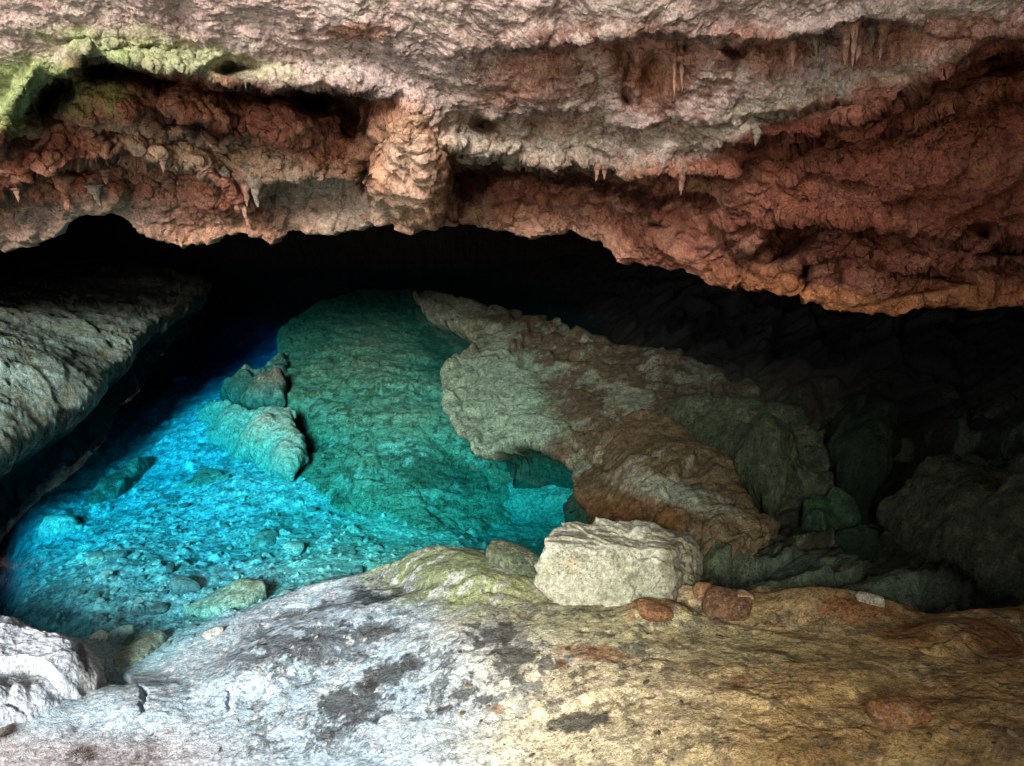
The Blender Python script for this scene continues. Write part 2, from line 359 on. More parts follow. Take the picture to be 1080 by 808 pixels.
lip = curve(LIP, cax); PXc = np.repeat(cax[None], NV, 0)
PYc = -140+(lip[None]+140)*vv[:, None]
pxf, pyf = PXc.ravel(), PYc.ravel()
q = np.stack([pxf/100, pyf/100, 0*pxf], 1)
wl = fbm(q, 1.6, 5, .55, 3.)*16; wl2 = fbm(q, 4., 4, .55, 13.)*8
D0 = f_D(pxf/100, pyf/100)
dD = np.zeros_like(D0)
def recess(line, amt, dec, sharp=5):
    global dD
    L = curve(line, pxf)+wl+wl2; dy = pyf-L
    A = curve(amt, pxf); H = curve(dec, pxf)
    dD += np.where(dy > 0, A*(1-np.exp(-np.maximum(dy, 0)/sharp))*np.exp(-np.maximum(dy, 0)/H), 0)
    # the lip itself swells forward a little
    dD += -.25*A*np.exp(-(dy/16)**2)*(dy < 3)
recess([(-60, 150), (0, 140), (20, 100), (60, 76), (95, 52), (150, 66), (200, 74), (260, 84), (330, 92), (395, 94), (425, 95), (440, 105), (466, 150), (480, 160), (600, 163), (660, 172), (740, 180), (870, 130), (960, 92), (1000, 62), (1080, 42), (1200, 30)],
       [(-60, .1), (0, .2), (40, .75), (100, .9), (380, .85), (405, .25), (440, .0), (462, .05), (480, .75), (640, .65), (720, .35), (800, .15), (900, .15), (990, .3), (1080, .5)],
       [(0, 24), (60, 50), (200, 55), (380, 45), (480, 48), (700, 60), (1080, 60)])
recess([(-60, 222), (0, 205), (30, 182), (60, 168), (110, 160), (170, 164), (215, 178), (240, 196), (258, 226), (272, 205), (295, 182), (340, 174), (380, 186), (398, 212), (420, 226)],
       [(-60, .2), (0, .28), (60, .5), (200, .5), (240, .4), (262, .05), (290, .5), (380, .5), (398, .1), (420, 0), (1200, 0)],
       [(0, 34), (400, 34)], 4)
recess([(60, 118), (130, 128), (200, 136), (250, 142), (330, 140), (400, 130)], [(40, .0), (70, .25), (150, .2), (190, .4), (250, .4), (300, .15), (330, 0)], [(0, 14), (400, 14)], 4)
recess([(500, 205), (560, 208), (640, 214), (700, 212), (790, 250), (830, 226), (880, 222), (920, 228), (980, 242), (1030, 246), (1100, 250)],
       [(500, 0), (540, .12), (640, .10), (740, .1), (790, .45), (840, .6), (960, .35), (1000, .15), (1060, .3), (1100, .2)], [(500, 14), (790, 22), (900, 26), (1080, 20)], 4)
recess([(860, 270), (890, 262), (930, 268), (980, 282), (1010, 275), (1100, 268)], [(840, 0), (860, .3), (900, .15), (960, .2), (1000, .35), (1100, .25)], [(800, 12), (1100, 14)], 3)
recess([(500, 112), (520, 118), (600, 112), (640, 120), (700, 128), (800, 120), (900, 100)], [(480, 0), (500, .18), (530, .28), (545, .05), (560, .22), (620, .16), (700, .05), (760, .05), (830, .18), (900, .1), (960, 0)], [(0, 16), (1100, 18)], 3)
recess([(700, 160), (760, 152), (830, 142), (900, 128), (960, 118), (1080, 90)], [(690, 0), (740, .12), (800, .3), (880, .34), (950, .3), (1100, .25)], [(0, 20), (1100, 24)], 4)
recess([(480, 45), (530, 52), (560, 40), (600, 38), (660, 34), (700, 30), (760, 42), (820, 40), (870, 32), (890, 20), (955, 18), (1000, 40)], [(470, 0), (500, .1), (540, .2), (570, .26), (640, .2), (700, .22), (760, .12), (830, .3), (900, .34), (950, .3), (975, .05), (1080, .05)], [(0, 30), (1100, 28)], 4)
recess([(80, 30), (120, 42), (180, 45), (240, 60)], [(60, 0), (100, .1), (130, .12), (160, 0)], [(0, 16), (100, 16)], 4)
def dent(cx, cy, rx, ry, rot, h, soft=.6):
    global dD
    dD += h*blob(pxf, pyf, cx, cy, rx, ry, rot, wl/60, soft)
dent(428, 175, 38, 52, 12, -.55, .8); dent(455, 195, 18, 30, 0, -.15); dent(415, 120, 22, 30, 30, -.1)
dent(400, 160, 10, 34, 25, .25); dent(385, 175, 8, 22, 30, .2)
for a in ((720, 46, 10, 9, 0, .12), (772, 50, 13, 9, 30, .2), (512, 130, 12, 8, 0, .25), (662, 102, 7, 8, 0, .2), (1035, 240, 13, 11, 0, .5), (848, 286, 9, 15, 10, .4), (884, 284, 7, 12, 0, .3), (740, 215, 14, 8, 0, .15),
          (700, 232, 16, 7, 0, .12), (1060, 258, 22, 10, 0, .35), (1000, 290, 22, 6, 10, .22), (960, 305, 40, 5, -8, .12), (790, 240, 16, 8, -20, .15), (836, 256, 26, 10, -30, .35), (55, 98, 18, 24, 0, .35), (108, 70, 16, 14, 0, .3), (250, 70, 22, 10, 0, .3), (340, 105, 24, 13, 0, .35), (375, 128, 14, 16, 0, .3),
          (140, 100, 36, 22, 10, -.2), (210, 112, 34, 20, 10, -.28), (300, 125, 34, 16, 10, -.22), (180, 125, 10, 8, 0, .2), (215, 128, 12, 7, 0, .25), (230, 205, 28, 20, 20, -.18), (90, 200, 40, 18, 0, -.12), (340, 210, 40, 20, 0, .15),
          (640, 190, 26, 12, 0, .1), (690, 75, 14, 22, 10, .15), (660, 60, 10, 20, -10, .1), (1050, 70, 50, 10, -18, .2), (1040, 50, 40, 8, -15, .15)):
    dent(*a)
bx, by, bz = unproj_y(pxf, pyf, D0+dD)
B = np.stack([bx, by, bz], 1).reshape(NV, -1, 3)
ROOF_Y, ROOF_Z = -3.0, 6.6
# unseen roof added over and behind the viewer to hold back high skylight
NR = 46; top = B[0]
s = np.linspace(0, 1, NR)[:-1][:, None]
roof = np.zeros((NR-1, len(cax), 3))
roof[..., 0] = top[None, :, 0]*(1+(1-s)*.15)
roof[..., 1] = top[None, :, 1]*s+(ROOF_Y)*(1-s)
roof[..., 2] = top[None, :, 2]*s+(1-s)*ROOF_Z+.25*np.sin(s*math.pi)
# rows behind the lip: cavern roof, running back and down to the floor
NB = 90; lp = B[-1]; s = np.linspace(0, 1, NB+1)[1:][:, None]
cav = np.zeros((NB, len(cax), 3)); yb = np.maximum(12.5-.02*(lp[:, 0])**2, lp[:, 1]+1.)
cav[..., 1] = lp[None, :, 1]+(yb-lp[:, 1])[None]*s**1.3
cav[..., 0] = lp[None, :, 0]*(1+.7*s)
cav[..., 2] = lp[None, :, 2]+.9*np.sin(np.minimum(s*1.6, 1)*math.pi/2)*(1-s**3)*ss(-.5, 1., lp[None, :, 2])-(lp[None, :, 2]+1.5)*s**5
A = np.concatenate([roof, B, cav]); Rn, Cn, _ = A.shape
Nn = grid_normals(A)
if (Nn[NR+NV//2, Cn//2]@np.array([0, -1, -.5])) < 0: Nn = -Nn
kb = np.ones(Rn)*.0; kb[NR:NR+NV-6] = 1.3
Nn = Nn+kb[:, None, None]*np.array([0, -.8, -.6]); Nn /= np.linalg.norm(Nn, axis=2, keepdims=True)
Pf = A.reshape(-1, 3); Nf = Nn.reshape(-1, 3)
w1 = fbm(Pf, 1.1, 4, .5, 21.); Pw = Pf+.25*np.stack([w1, fbm(Pf, 1.1, 4, .5, 22.), -w1], 1)
sc_ = fbm(Pw, 1.5, 7, .56, 2., 'ridge', (1, 1, 1.5))       # scallops with sharp crests
bil = fbm(Pw, 3.0, 6, .55, 7., 'billow')
f1, f2, fi = worley(Pw, 4.5, 3., (1, 1, 1.4)); g1, g2, gi = worley(Pw, 12., 5., (1, 1, 1.1))
pit = np.clip(.38-f1, 0, 1)*(fi > .5); pit2 = np.clip(.36-g1, 0, 1)*(gi > .45)
ppx, ppy = project(Pf[:, 0], Pf[:, 1], Pf[:, 2])
rough_zone = ss(-.2, .9, (ppy-curve([(-60, 90), (400, 90), (480, 140), (700, 150), (870, 100), (1080, 20)], ppx))/60)
disp = .095*(sc_-.35)*(.3+.7*rough_zone)-.018*(bil)*(.4+.7*rough_zone)-.17*pit*(.35+rough_zone)-.08*pit2*(.4+.6*rough_zone)+.045*fbm(Pw, 5.5, 6, .6, 71.)
smz = np.clip(blob(ppx, ppy, 120, 208, 125, 32, -4, 0*w1, .3)+blob(ppx, ppy, 340, 212, 66, 28, 6, 0*w1, .3)+.6*blob(ppx, ppy, 640, 225, 120, 18, 10, 0*w1, .4), 0, 1)
disp = disp*(1-.72*smz)+.03*smz*fbm(Pw, 2.2, 5, .5, 5.)
disp += .022*fbm(Pf, 9, 5, .6, 9.)+.20*fract(Pf, .55, 4., 11)*(.4+.6*rough_zone)+.14*fract(Pf, .17, 5., 12)*(.3+.7*rough_zone)
rowi = np.repeat(np.arange(Rn), Cn)
A2 = Pf+Nf*disp[:, None]
# keep lower edge crisp and ragged
colc = np.zeros((len(Pf), 3), F32)+np.array((.66, .47, .41), F32)
m1 = fbm(Pf, 1.2, 5, .6, 33.); m2 = fbm(Pf, 4, 6, .62, 43.); m3 = fbm(Pf, 13, 5, .65, 53.); m4 = fbm(Pf, .6, 3, .5, 57.)
colc = mixc(colc, (.56, .50, .40), ss(-.1, .3, m2)*.6)
colc = mixc(colc, (.45, .36, .35), ss(.0, .4, m1)*.5)
colc = mixc(colc, (.58, .47, .44), ss(.05, .4, m3)*.5)
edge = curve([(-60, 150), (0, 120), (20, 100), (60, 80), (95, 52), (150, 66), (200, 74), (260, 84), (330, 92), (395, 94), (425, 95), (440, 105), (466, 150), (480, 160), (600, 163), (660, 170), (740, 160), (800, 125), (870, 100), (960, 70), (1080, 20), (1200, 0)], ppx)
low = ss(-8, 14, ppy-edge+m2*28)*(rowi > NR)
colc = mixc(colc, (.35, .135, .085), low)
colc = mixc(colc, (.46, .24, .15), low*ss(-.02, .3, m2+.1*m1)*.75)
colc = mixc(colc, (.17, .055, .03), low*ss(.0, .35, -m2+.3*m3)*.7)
for cx, cy, rx, ry, rt in ((560, 75, 60, 30, -20), (690, 60, 50, 34, 10), (585, 128, 36, 14, 0), (512, 130, 18, 12, 0), (800, 50, 60, 20, 0), (920, 48, 46, 28, 0), (690, 90, 30, 22, 0), (1000, 30, 60, 20, -10), (380, 30, 26, 12, 0)):
    colc = mixc(colc, (.46, .20, .12), blob(ppx, ppy, cx, cy, rx, ry, rt, m2*1.2+m3*.4, .4)*.72)
colc = mixc(colc, (.27, .11, .075), ss(.04, .16, m3+.7*m2-.25*m1)*ss(430, 560, ppx+m1*90)*ss(10, 40, ppy+m2*30)*(1-low)*.75)
colc = mixc(colc, (.10, .04, .03), ss(.14, .24, fbm(Pw, 8, 5, .6, 95.))*(.35+.65*low)*.7)
colc = mixc(colc, (.20, .10, .075), smz*.6*ss(-.2, .2, m2))
colc = mixc(colc, (.66, .34, .20), blob(ppx, ppy, 428, 175, 52, 60, 12, m2*.6)*.75)
colc = mixc(colc, (.66, .46, .34), blob(ppx, ppy, 436, 185, 26, 40, 0, m2*.8)*.6)
colc = mixc(colc, (.62, .24, .09), ss(-34, -4, ppy-curve(LIP, ppx)+m2*20)*low*ss(700, 850, ppx)*.75)
colc = mixc(colc, (.62, .36, .24), ss(-34, -4, ppy-curve(LIP, ppx)+m2*20)*low*ss(720, 560, ppx)*.6)
colc = mixc(colc, (.62, .44, .30), blob(ppx, ppy, 230, 160, 130, 22, 12, m2*.8, .5)*.65)
colc = mixc(colc, (.45, .37, .30), blob(ppx, ppy, 345, 212, 62, 30, 10, m2*.5, .5)*.7)
colc = mixc(colc, (.45, .33, .26), blob(ppx, ppy, 60, 235, 110, 26, -6, m2*.5, .5)*.6)
colc = mixc(colc, (.36, .46, .16), blob(ppx, ppy, 20, 92, 110, 34, -8, m2*.9+m3*.4, .55)*.85)
colc = mixc(colc, (.36, .48, .18), blob(ppx, ppy, 175, 54, 120, 18, 10, m2*.9+m3*.4, .55)*.6)
colc = mixc(colc, (.55, .49, .36), blob(ppx, ppy, 560, 145, 130, 26, 3, m2*.8, .55)*.5)
colc = mixc(colc, (.55, .50, .36), blob(ppx, ppy, 840, 110, 150, 18, -16, m2*.8, .55)*.5)
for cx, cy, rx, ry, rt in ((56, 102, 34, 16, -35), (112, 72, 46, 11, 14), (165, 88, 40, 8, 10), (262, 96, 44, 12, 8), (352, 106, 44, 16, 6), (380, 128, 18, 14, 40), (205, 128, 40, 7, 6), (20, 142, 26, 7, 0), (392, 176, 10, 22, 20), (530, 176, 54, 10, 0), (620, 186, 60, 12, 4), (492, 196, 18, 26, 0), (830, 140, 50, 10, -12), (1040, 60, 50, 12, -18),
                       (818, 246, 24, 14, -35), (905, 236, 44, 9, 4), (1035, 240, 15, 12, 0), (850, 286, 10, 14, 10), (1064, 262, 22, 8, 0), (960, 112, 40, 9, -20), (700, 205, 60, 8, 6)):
    colc = mixc(colc, (.045, .014, .011), blob(ppx, ppy, cx, cy, rx, ry, rt, m2*1.3+m3*.6, .45)*.96)  # near-black painted into the recesses where shade would lie
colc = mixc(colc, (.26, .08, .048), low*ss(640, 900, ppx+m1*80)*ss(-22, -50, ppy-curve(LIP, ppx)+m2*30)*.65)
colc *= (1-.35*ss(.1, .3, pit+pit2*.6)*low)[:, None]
colc = np.where((rowi > NR+NV+6)[:, None], np.array((.02, .017, .015), F32), colc)  # cavern rows behind the lip coloured near black to act as shade
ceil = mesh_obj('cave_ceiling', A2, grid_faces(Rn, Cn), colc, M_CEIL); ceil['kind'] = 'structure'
print('ceiling', len(Pf), time.time()-T0)
Lk = A2.reshape(Rn, Cn, 3)[NR-1:NR-1+NV]
lpx, lpy = project(Lk[..., 0], Lk[..., 1], Lk[..., 2])
def ceil_point(px, py):
    i = np.argmin((lpx-px)**2+(lpy-py)**2); return Lk.reshape(-1, 3)[i]
# stalactites: parts of the ceiling
srs = np.random.RandomState(5)
def stalactite(px, py, L, r, c=(.6, .36, .24)):
    """L, r in photo pixels"""
    p = ceil_point(px, py); k = p[1]/FPX
    L *= k; r *= k; nr, ns = 26, 14
    t = np.linspace(-.35, 1, nr); th = np.linspace(0, 2*np.pi, ns, endpoint=False)
    T, TH = np.meshgrid(t, th, indexing='ij')
    rad = r*np.maximum(.0, 1-np.clip(T, 0, 1))**.7*(1+.55*np.exp(-np.maximum(T, 0)*7)+.0*T)*np.clip(1+T*2.6, .02, 1)*(1+.12*np.sin(T*19+srs.rand()*6))+r*.06
    lean = srs.normal(size=2)*.08*L
    V = np.stack([p[0]+rad*np.cos(TH)+lean[0]*T, p[1]+rad*np.sin(TH)+lean[1]*T+.01, p[2]-L*T], -1).reshape(-1, 3)
    nn = fbm(V, 18, 4, .6, 3.); d = V-np.array([p[0], p[1], 0]); d[:, 2] = 0; d /= np.linalg.norm(d, axis=1)[:, None]+1e-6
    V = V+d*(nn*r*.8)[:, None]
    i = np.arange(nr*ns).reshape(nr, ns); j = np.roll(i, -1, 1)
    Fq = np.stack([i[:-1], i[1:], j[1:], j[:-1]], -1).reshape(-1, 4)
    cc = np.zeros((len(V), 3), F32)+np.array(c, F32); cc = mixc(cc, (.2, .08, .05), ss(0, .3, fbm(V, 14, 4, .6, 1.))*.6)
    mesh_obj('stalactite', V, Fq, cc, M_CEIL, parent=ceil)
GR = (.34, .29, .22); PK = (.42, .24, .17)
for a in ((16, 198, 14, 3.5, PK), (28, 196, 12, 3, PK), (38, 194, 13, 3.5, PK), (50, 190, 14, 4, PK), (68, 188, 32, 8, (.5, .24, .15)), (98, 196, 22, 6, (.42, .32, .26)), (110, 180, 14, 4, PK), (172, 168, 14, 3, PK), (184, 170, 11, 3, PK),
          (236, 182, 24, 5, GR), (248, 190, 44, 5, PK), (257, 186, 30, 6, PK), (268, 192, 26, 6, GR), (262, 176, 18, 5, GR), (330, 172, 12, 3, PK), (305, 168, 10, 3, PK),
          (895, 28, 34, 5, PK), (903, 24, 40, 3.5, PK), (912, 24, 36, 4, PK), (922, 24, 30, 4, GR), (934, 26, 34, 5, PK), (947, 28, 30, 6, PK), (862, 40, 22, 3, GR), (870, 42, 14, 3, GR),
          (712, 52, 44, 2.6, PK), (719, 56, 36, 2.4, PK), (838, 40, 28, 4, PK), (850, 48, 26, 3, PK), (720, 178, 26, 4, PK), (630, 176, 16, 3, PK), (637, 178, 12, 3, PK), (800, 138, 14, 4, GR), (385, 228, 8, 4, PK), (450, 214, 12, 5, PK)):
    stalactite(*a)

# ------------------------------------------------------------------ SLAB ROCKS (ledges and shelves)
def slab(name, outline, ctrl, base, colfn, label, cat, mat=M_ROCK, bevel=.06, under=.05, wallm=.10, edge_n=.05, amp=1.0, step=1.4, strata=0.0, off=0.0, group=None, wallcol=None, fr=.42):
    o, oz = XY(outline); c, cz = XY(outline+ctrl)
    ft = tps(c, cz, .004)
    m = wallm*1.3+edge_n
    y0, y1 = max(o[:, 1].min()-m, 1.), o[:, 1].max()+m
    kk = o[:, 0]/o[:, 1]; k0, k1 = kk.min()-m/y0, kk.max()+m/y0
    zz = oz.mean()
    iy = np.arange(0, 1.0001, 1/max(20, int(abs((FPX*(EYE-zz))*(1/y0-1/y1))/step)))
    yy = 1/(1/y0+(1/y1-1/y0)*iy)
    ka = np.linspace(k0, k1, max(20, int((k1-k0)*FPX/step)))
    X, Y = ka[None]*yy[:, None], np.repeat(yy[:, None], len(ka), 1)
    x, y = X.ravel(), Y.ravel(); P0 = np.stack([x, y, 0*x], 1)
    sd, nx, ny = sdf_poly(x, y, o)
    e = fbm(P0, 2.6, 6, .6, off+4.)*edge_n*1.6
    s = sd+e
    t = np.clip(-s/wallm, 0, 1)
    zt = np.clip(ft(x, y), cz.min()-.1, cz.max()+.12)
    P1 = np.stack([x, y, zt], 1)
    rmask = ss(-.25, .3, fbm(P1, 1.1, 3, .5, off+60.))
    rel = .07*fbm(P1, 1.6, 6, .55, off)+.03*rmask*fbm(P1, 5, 5, .6, off+5)+fr*fract(P1, .5, off, int(off)+3)+.14*rmask*fract(P1, .14, off+1, int(off)+4)
    if strata:
        q = zt+rel*1.5; st = strata; fr = q/st-np.floor(q/st); q2 = (np.floor(q/st)+ss(.55, .95, fr))*st
        rel = rel+(q2-q)*.8
    w1_, w2_, wi_ = worley(P1+.1*fbm(P1, 3, 3, .5, 9.)[:, None], 3.4, off, (1, 1.4, 1))
    rel = rel-.03*np.exp(-((w2_-w1_)/.05)**2)*ss(.0, .2, fbm(P1, 1.3, 2, .5, off+30.))+(wi_-.5)*.02*ss(0, .2, w2_-w1_)
    bev = bevel*(1-np.sqrt(np.clip(1-(1-np.clip(s/(bevel*1.4), 0, 1))**2, 0, 1)))
    z = zt+amp*rel-bev
    z = np.where(s < 0, (z)-(z-base)*t**1.1, z)
    S = sd.reshape(len(yy), len(ka)).copy()
    for _ in range(3):
        for ax in (0, 1):
            k_ = 16; pad = [(0, 0), (0, 0)]; pad[ax] = (k_+1, k_); cs = np.cumsum(np.pad(S, pad, mode='edge'), axis=ax)
            n_ = S.shape[ax]; S = (np.take(cs, np.arange(2*k_+1, 2*k_+1+n_), axis=ax)-np.take(cs, np.arange(0, n_), axis=ax))/(2*k_+1)
    dSx = np.gradient(S, axis=1)/((ka[1]-ka[0])*Y); di = np.gradient(Y, axis=0); di = np.where(np.abs(di) < 1e-9, 1e-9, di)
    dSy = (np.gradient(S, axis=0)-dSx*np.gradient(X, axis=0))/di
    outn = -np.stack([dSx.ravel(), dSy.ravel()], 1); outn /= np.maximum(np.linalg.norm(outn, axis=1), 1.)[:, None]
    sh = (wallm+under)*ss(0, .45, t)+.07*fbm(np.stack([x, y, z], 1), 4.5, 5, .6, off+40.)*np.clip(t*4, 0, 1)
    x2 = x-outn[:, 0]*sh*(s < 0); y2 = y-outn[:, 1]*sh*(s < 0)
    V = np.stack([x2, y2, z], 1).reshape(len(yy), len(ka), 3)
    Nn = grid_normals(V).reshape(-1, 3); V = V.reshape(-1, 3)
    V = V+Nn*(.022*amp*fbm(V, 6, 6, .62, off+8)+.012*amp*fbm(V, 14, 4, .6, off+2)+.2*amp*fract(V, .15, off+3, int(off)+9)*np.clip(t*3, 0, 1))[:, None]
    ppx, ppy = project(V[:, 0], V[:, 1], V[:, 2])
    col = colfn(V, ppx, ppy)
    wet = np.exp(-((V[:, 2]-.012)/.022)**2)*(V[:, 2] > -.02); col = col*(1-.5*wet)[:, None]
    if wallcol is not None: col = mixc(col, wallcol, ss(.04, .2, t))  # faces under the rim painted dark to imitate shade
    keep = s > -wallm*1.05
    Fq = grid_faces(len(yy), len(ka)); Fq = Fq[keep[Fq].all(1)]
    used = np.unique(Fq); mp = np.full(len(V), -1); mp[used] = np.arange(len(used))
    loc = (float(o[:, 0].mean()), float(o[:, 1].mean()), float(base))
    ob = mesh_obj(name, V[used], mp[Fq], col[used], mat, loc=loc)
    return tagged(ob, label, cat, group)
def coln(base, parts):
    """parts: (colour, threshold lo, hi, scale, amount, offset)"""
    def f(V, px, py):
        c = np.zeros((len(V), 3), F32)+np.array(base, F32)
        for cc, lo, hi, sc, am, of in parts: c = mixc(c, cc, ss(lo, hi, fbm(V, sc, 6, .62, of))*am)
        return c
    return f
# left shelf
def c_left(V, px, py):
    n = fbm(V, 3, 6, .65, 3.); n2 = fbm(V, 9, 5, .65, 6.)
    c = np.zeros((len(V), 3), F32)+np.array((.16, .22, .18), F32)
    c = mixc(c, (.28, .40, .36), ss(-.1, .3, n)*ss(330, 400, py+n*40)*.8)
    c = mixc(c, (.14, .13, .08), ss(0, .3, n2-.3*n)*.6)
    c = mixc(c, (.20, .18, .13), ss(360, 300, py+n*30)*.8)
    return mixc(c, (.17, .11, .10), ss(325, 285, py+n*30)*ss(180, 60, px)*.7)
slab('rock_shelf', [(-260, 560, .35), (-120, 520, .3), (-30, 492, .25), (10, 474, .22), (45, 448, .2), (88, 424, .2), (108, 402, .2), (118, 385, .2), (140, 372, .2), (150, 352, .18), (185, 330, .15), (222, 306, .12), (224, 296, .12), (190, 286, .15), (120, 272, .2), (40, 262, .3), (-200, 262, .45)],
     [(0, 420, .42), (60, 390, .40), (60, 340, .42), (-80, 400, .6), (-150, 460, .6), (120, 310, .25), (0, 300, .4)], -1.0, c_left, 'grey green rock shelf on the left of the pool, dark gap below its edge', 'rock shelf',
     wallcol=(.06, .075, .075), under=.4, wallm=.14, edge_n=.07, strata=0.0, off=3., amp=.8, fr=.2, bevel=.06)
# submerged green slab
def c_sub(V, px, py):
    n = fbm(V, 3, 6, .65, 13.); n2 = fbm(V, 10, 5, .65, 16.)
    c = np.zeros((len(V), 3), F32)+np.array((.25, .265, .165), F32)
    c = mixc(c, (.52, .54, .42), ss(-.1, .25, n+.3*n2)*ss(400, 510, py-(px-400)*.15)*ss(580, 440, px+n*60)*.85)
    c = mixc(c, (.09, .10, .05), ss(.0, .16, n2+.5*n)*.85)
    c = mixc(c, (.008, .014, .01), blob(px, py, 478, 366, 34, 30, 20, n*1.2, .4)*.95)
    c = mixc(c, (.30, .36, .22), ss(.06, .16, fbm(V, 22, 4, .6, 3.))*ss(430, 500, py)*.6)
    c = mixc(c, (.05, .05, .025), blob(px, py, 470, 500, 60, 16, 10, n*1.4, .3)*.6)
    c = mixc(c, (.07, .085, .05), ss(430, 350, py+n*40)*.75)
    return mixc(c, (.12, .22, .10), ss(500, 580, px+n*50)*.7)
slab('submerged_slab', [(292, 345, -0.17), (330, 320, -0.15), (380, 306, -0.13), (440, 306, -0.13), (520, 330, -0.15), (560, 380, -0.17), (540, 440, -0.20), (580, 490, -0.35), (560, 520, -0.43), (545, 545, -0.45), (520, 566, -0.43), (490, 580, -0.37), (455, 574, -0.35), (420, 560, -0.35), (380, 545, -0.37), (340, 528, -0.37), (312, 512, -0.35), (306, 490, -0.33), (328, 470, -0.27), (322, 440, -0.20), (300, 420, -0.17), (296, 385, -0.17)],
     [(380, 370, -0.09), (400, 430, -0.14), (400, 490, -0.23), (460, 520, -0.31), (350, 400, -0.11), (470, 400, -0.17), (380, 520, -0.31)], -1.1, c_sub, 'large green slab lying just under the water behind the blue shallows', 'rock slab',
     under=-.06, wallm=.16, edge_n=.06, off=11., amp=.8, fr=.14, bevel=.08)
# far pale ledge
def c_ledge(V, px, py):
    n = fbm(V, 3, 6, .65, 23.); n2 = fbm(V, 10, 5, .65, 26.); n1_ = fbm(V, 1.2, 4, .6, 28.)
    c = np.zeros((len(V), 3), F32)+np.array((0.105, 0.119, 0.078), F32)
    c = mixc(c, (0.051, 0.037, 0.020), ss(-.14, .06, n+.4*n1_)*ss(470, 540, px+n*60)*.95)
    c = mixc(c, (0.177, 0.163, 0.116), ss(.1, .35, n2-.3*n)*.5)
    c = mixc(c, (0.129, 0.204, 0.143), blob(px, py, 520, 435, 70, 60, 0, n*.6)*.8)
    c = mixc(c, (0.034, 0.027, 0.020), ss(640, 760, px+n*60)*.6)
    return mixc(c, (0.068, 0.068, 0.048), ss(350, 300, py+n*20)*.6)
slab('rock_ledge', [(434, 314, 0.060), (455, 309, 0.100), (490, 322, 0.132), (530, 328, 0.144), (560, 334, 0.168), (610, 354, 0.228), (680, 372, 0.276), (740, 390, 0.300), (800, 420, 0.288), (830, 470, 0.258), (800, 500, 0.228), (740, 480, 0.228), (690, 470, 0.204), (660, 500, 0.180), (640, 520, 0.100), (622, 540, 0.060), (606, 520, 0.060), (596, 498, 0.070), (572, 478, 0.080), (545, 472, 0.080), (524, 479, .07), (498, 472, .07), (478, 455, .08), (464, 430, 0.080), (463, 398, 0.080), (478, 386, 0.080), (500, 376, 0.080), (500, 358, 0.070), (476, 350, 0.050), (450, 332, 0.050)],
     [(540, 380, 0.168), (540, 430, 0.144), (600, 410, 0.216), (620, 460, 0.180), (700, 430, 0.276), (560, 350, 0.168)], -.5, c_ledge, 'long pale green and brown ledge reaching into the middle of the pool', 'rock ledge',
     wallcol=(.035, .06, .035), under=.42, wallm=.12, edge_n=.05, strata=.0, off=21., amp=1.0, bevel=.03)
def c_brown(V, px, py):
    n = fbm(V, 3.5, 6, .65, 33.); n2 = fbm(V, 10, 5, .65, 36.)
    c = np.zeros((len(V), 3), F32)+np.array((0.071, 0.053, 0.026), F32)
    c = mixc(c, (0.203, 0.188, 0.135), ss(.0, .3, n+.2*n2)*ss(760, 700, px)*.75)
    c = mixc(c, (0.180, 0.210, 0.150), blob(px, py, 715, 522, 60, 13, 20, n*.7)*.7)
    c = mixc(c, (0.120, 0.090, 0.045), blob(px, py, 780, 570, 40, 26, 20, n*.6)*.7)
    c = mixc(c, (0.098, 0.045, 0.013), blob(px, py, 660, 548, 60, 26, 0, n*.8)*.75)
    return mixc(c, (0.068, 0.045, 0.022), ss(.05, .3, n2-.2*n)*.65)
slab('brown_ledge', [(606, 512, 0.154), (620, 500, 0.183), (632, 470, 0.255), (650, 448, 0.298), (690, 450, 0.342), (730, 470, 0.356), (760, 495, 0.356), (785, 520, 0.356), (796, 545, 0.356), (818, 562, 0.342), (808, 584, 0.298), (790, 596, 0.284), (765, 606, 0.270), (735, 600, 0.255), (700, 600, 0.226), (650, 590, 0.198), (622, 560, 0.140)],
     [(680, 500, 0.342), (720, 530, 0.363), (770, 560, 0.363), (670, 560, 0.255)], -.4, c_brown, 'rugged brown ledge directly behind the pale boulder, jutting right over a dark hollow', 'rock ledge',
     under=.30, wallm=.12, edge_n=.05, strata=.0, off=31., amp=1.2, bevel=.03)
def c_dim(base, light):
    def f(V, px, py):
        n = fbm(V, 3, 6, .65, 43.); n2 = fbm(V, 11, 5, .65, 46.)
        c = np.zeros((len(V), 3), F32)+np.array(base, F32)
        c = mixc(c, light, ss(-.05, .3, n2+.4*n)*.7)
        return mixc(c, tuple(v*.4 for v in base), ss(.05, .3, n)*.6)
    return f
# the right-hand rocks, with shade put into their dark colours
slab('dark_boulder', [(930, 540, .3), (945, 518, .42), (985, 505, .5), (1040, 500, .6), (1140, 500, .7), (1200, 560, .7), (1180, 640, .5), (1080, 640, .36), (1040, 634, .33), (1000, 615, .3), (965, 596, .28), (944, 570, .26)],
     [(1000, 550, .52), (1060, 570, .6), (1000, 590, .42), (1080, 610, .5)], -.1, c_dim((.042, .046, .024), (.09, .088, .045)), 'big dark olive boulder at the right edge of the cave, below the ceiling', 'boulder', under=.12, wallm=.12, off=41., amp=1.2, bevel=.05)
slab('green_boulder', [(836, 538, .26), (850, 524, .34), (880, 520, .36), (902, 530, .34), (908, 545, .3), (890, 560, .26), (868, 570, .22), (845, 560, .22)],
     [(870, 540, .38)], -.1, c_dim((.02, .045, .02), (.05, .09, .045)), 'rounded dark green boulder in the hollow to the right of the brown ledge', 'boulder', under=.08, wallm=.10, off=51., amp=.9, bevel=.06)
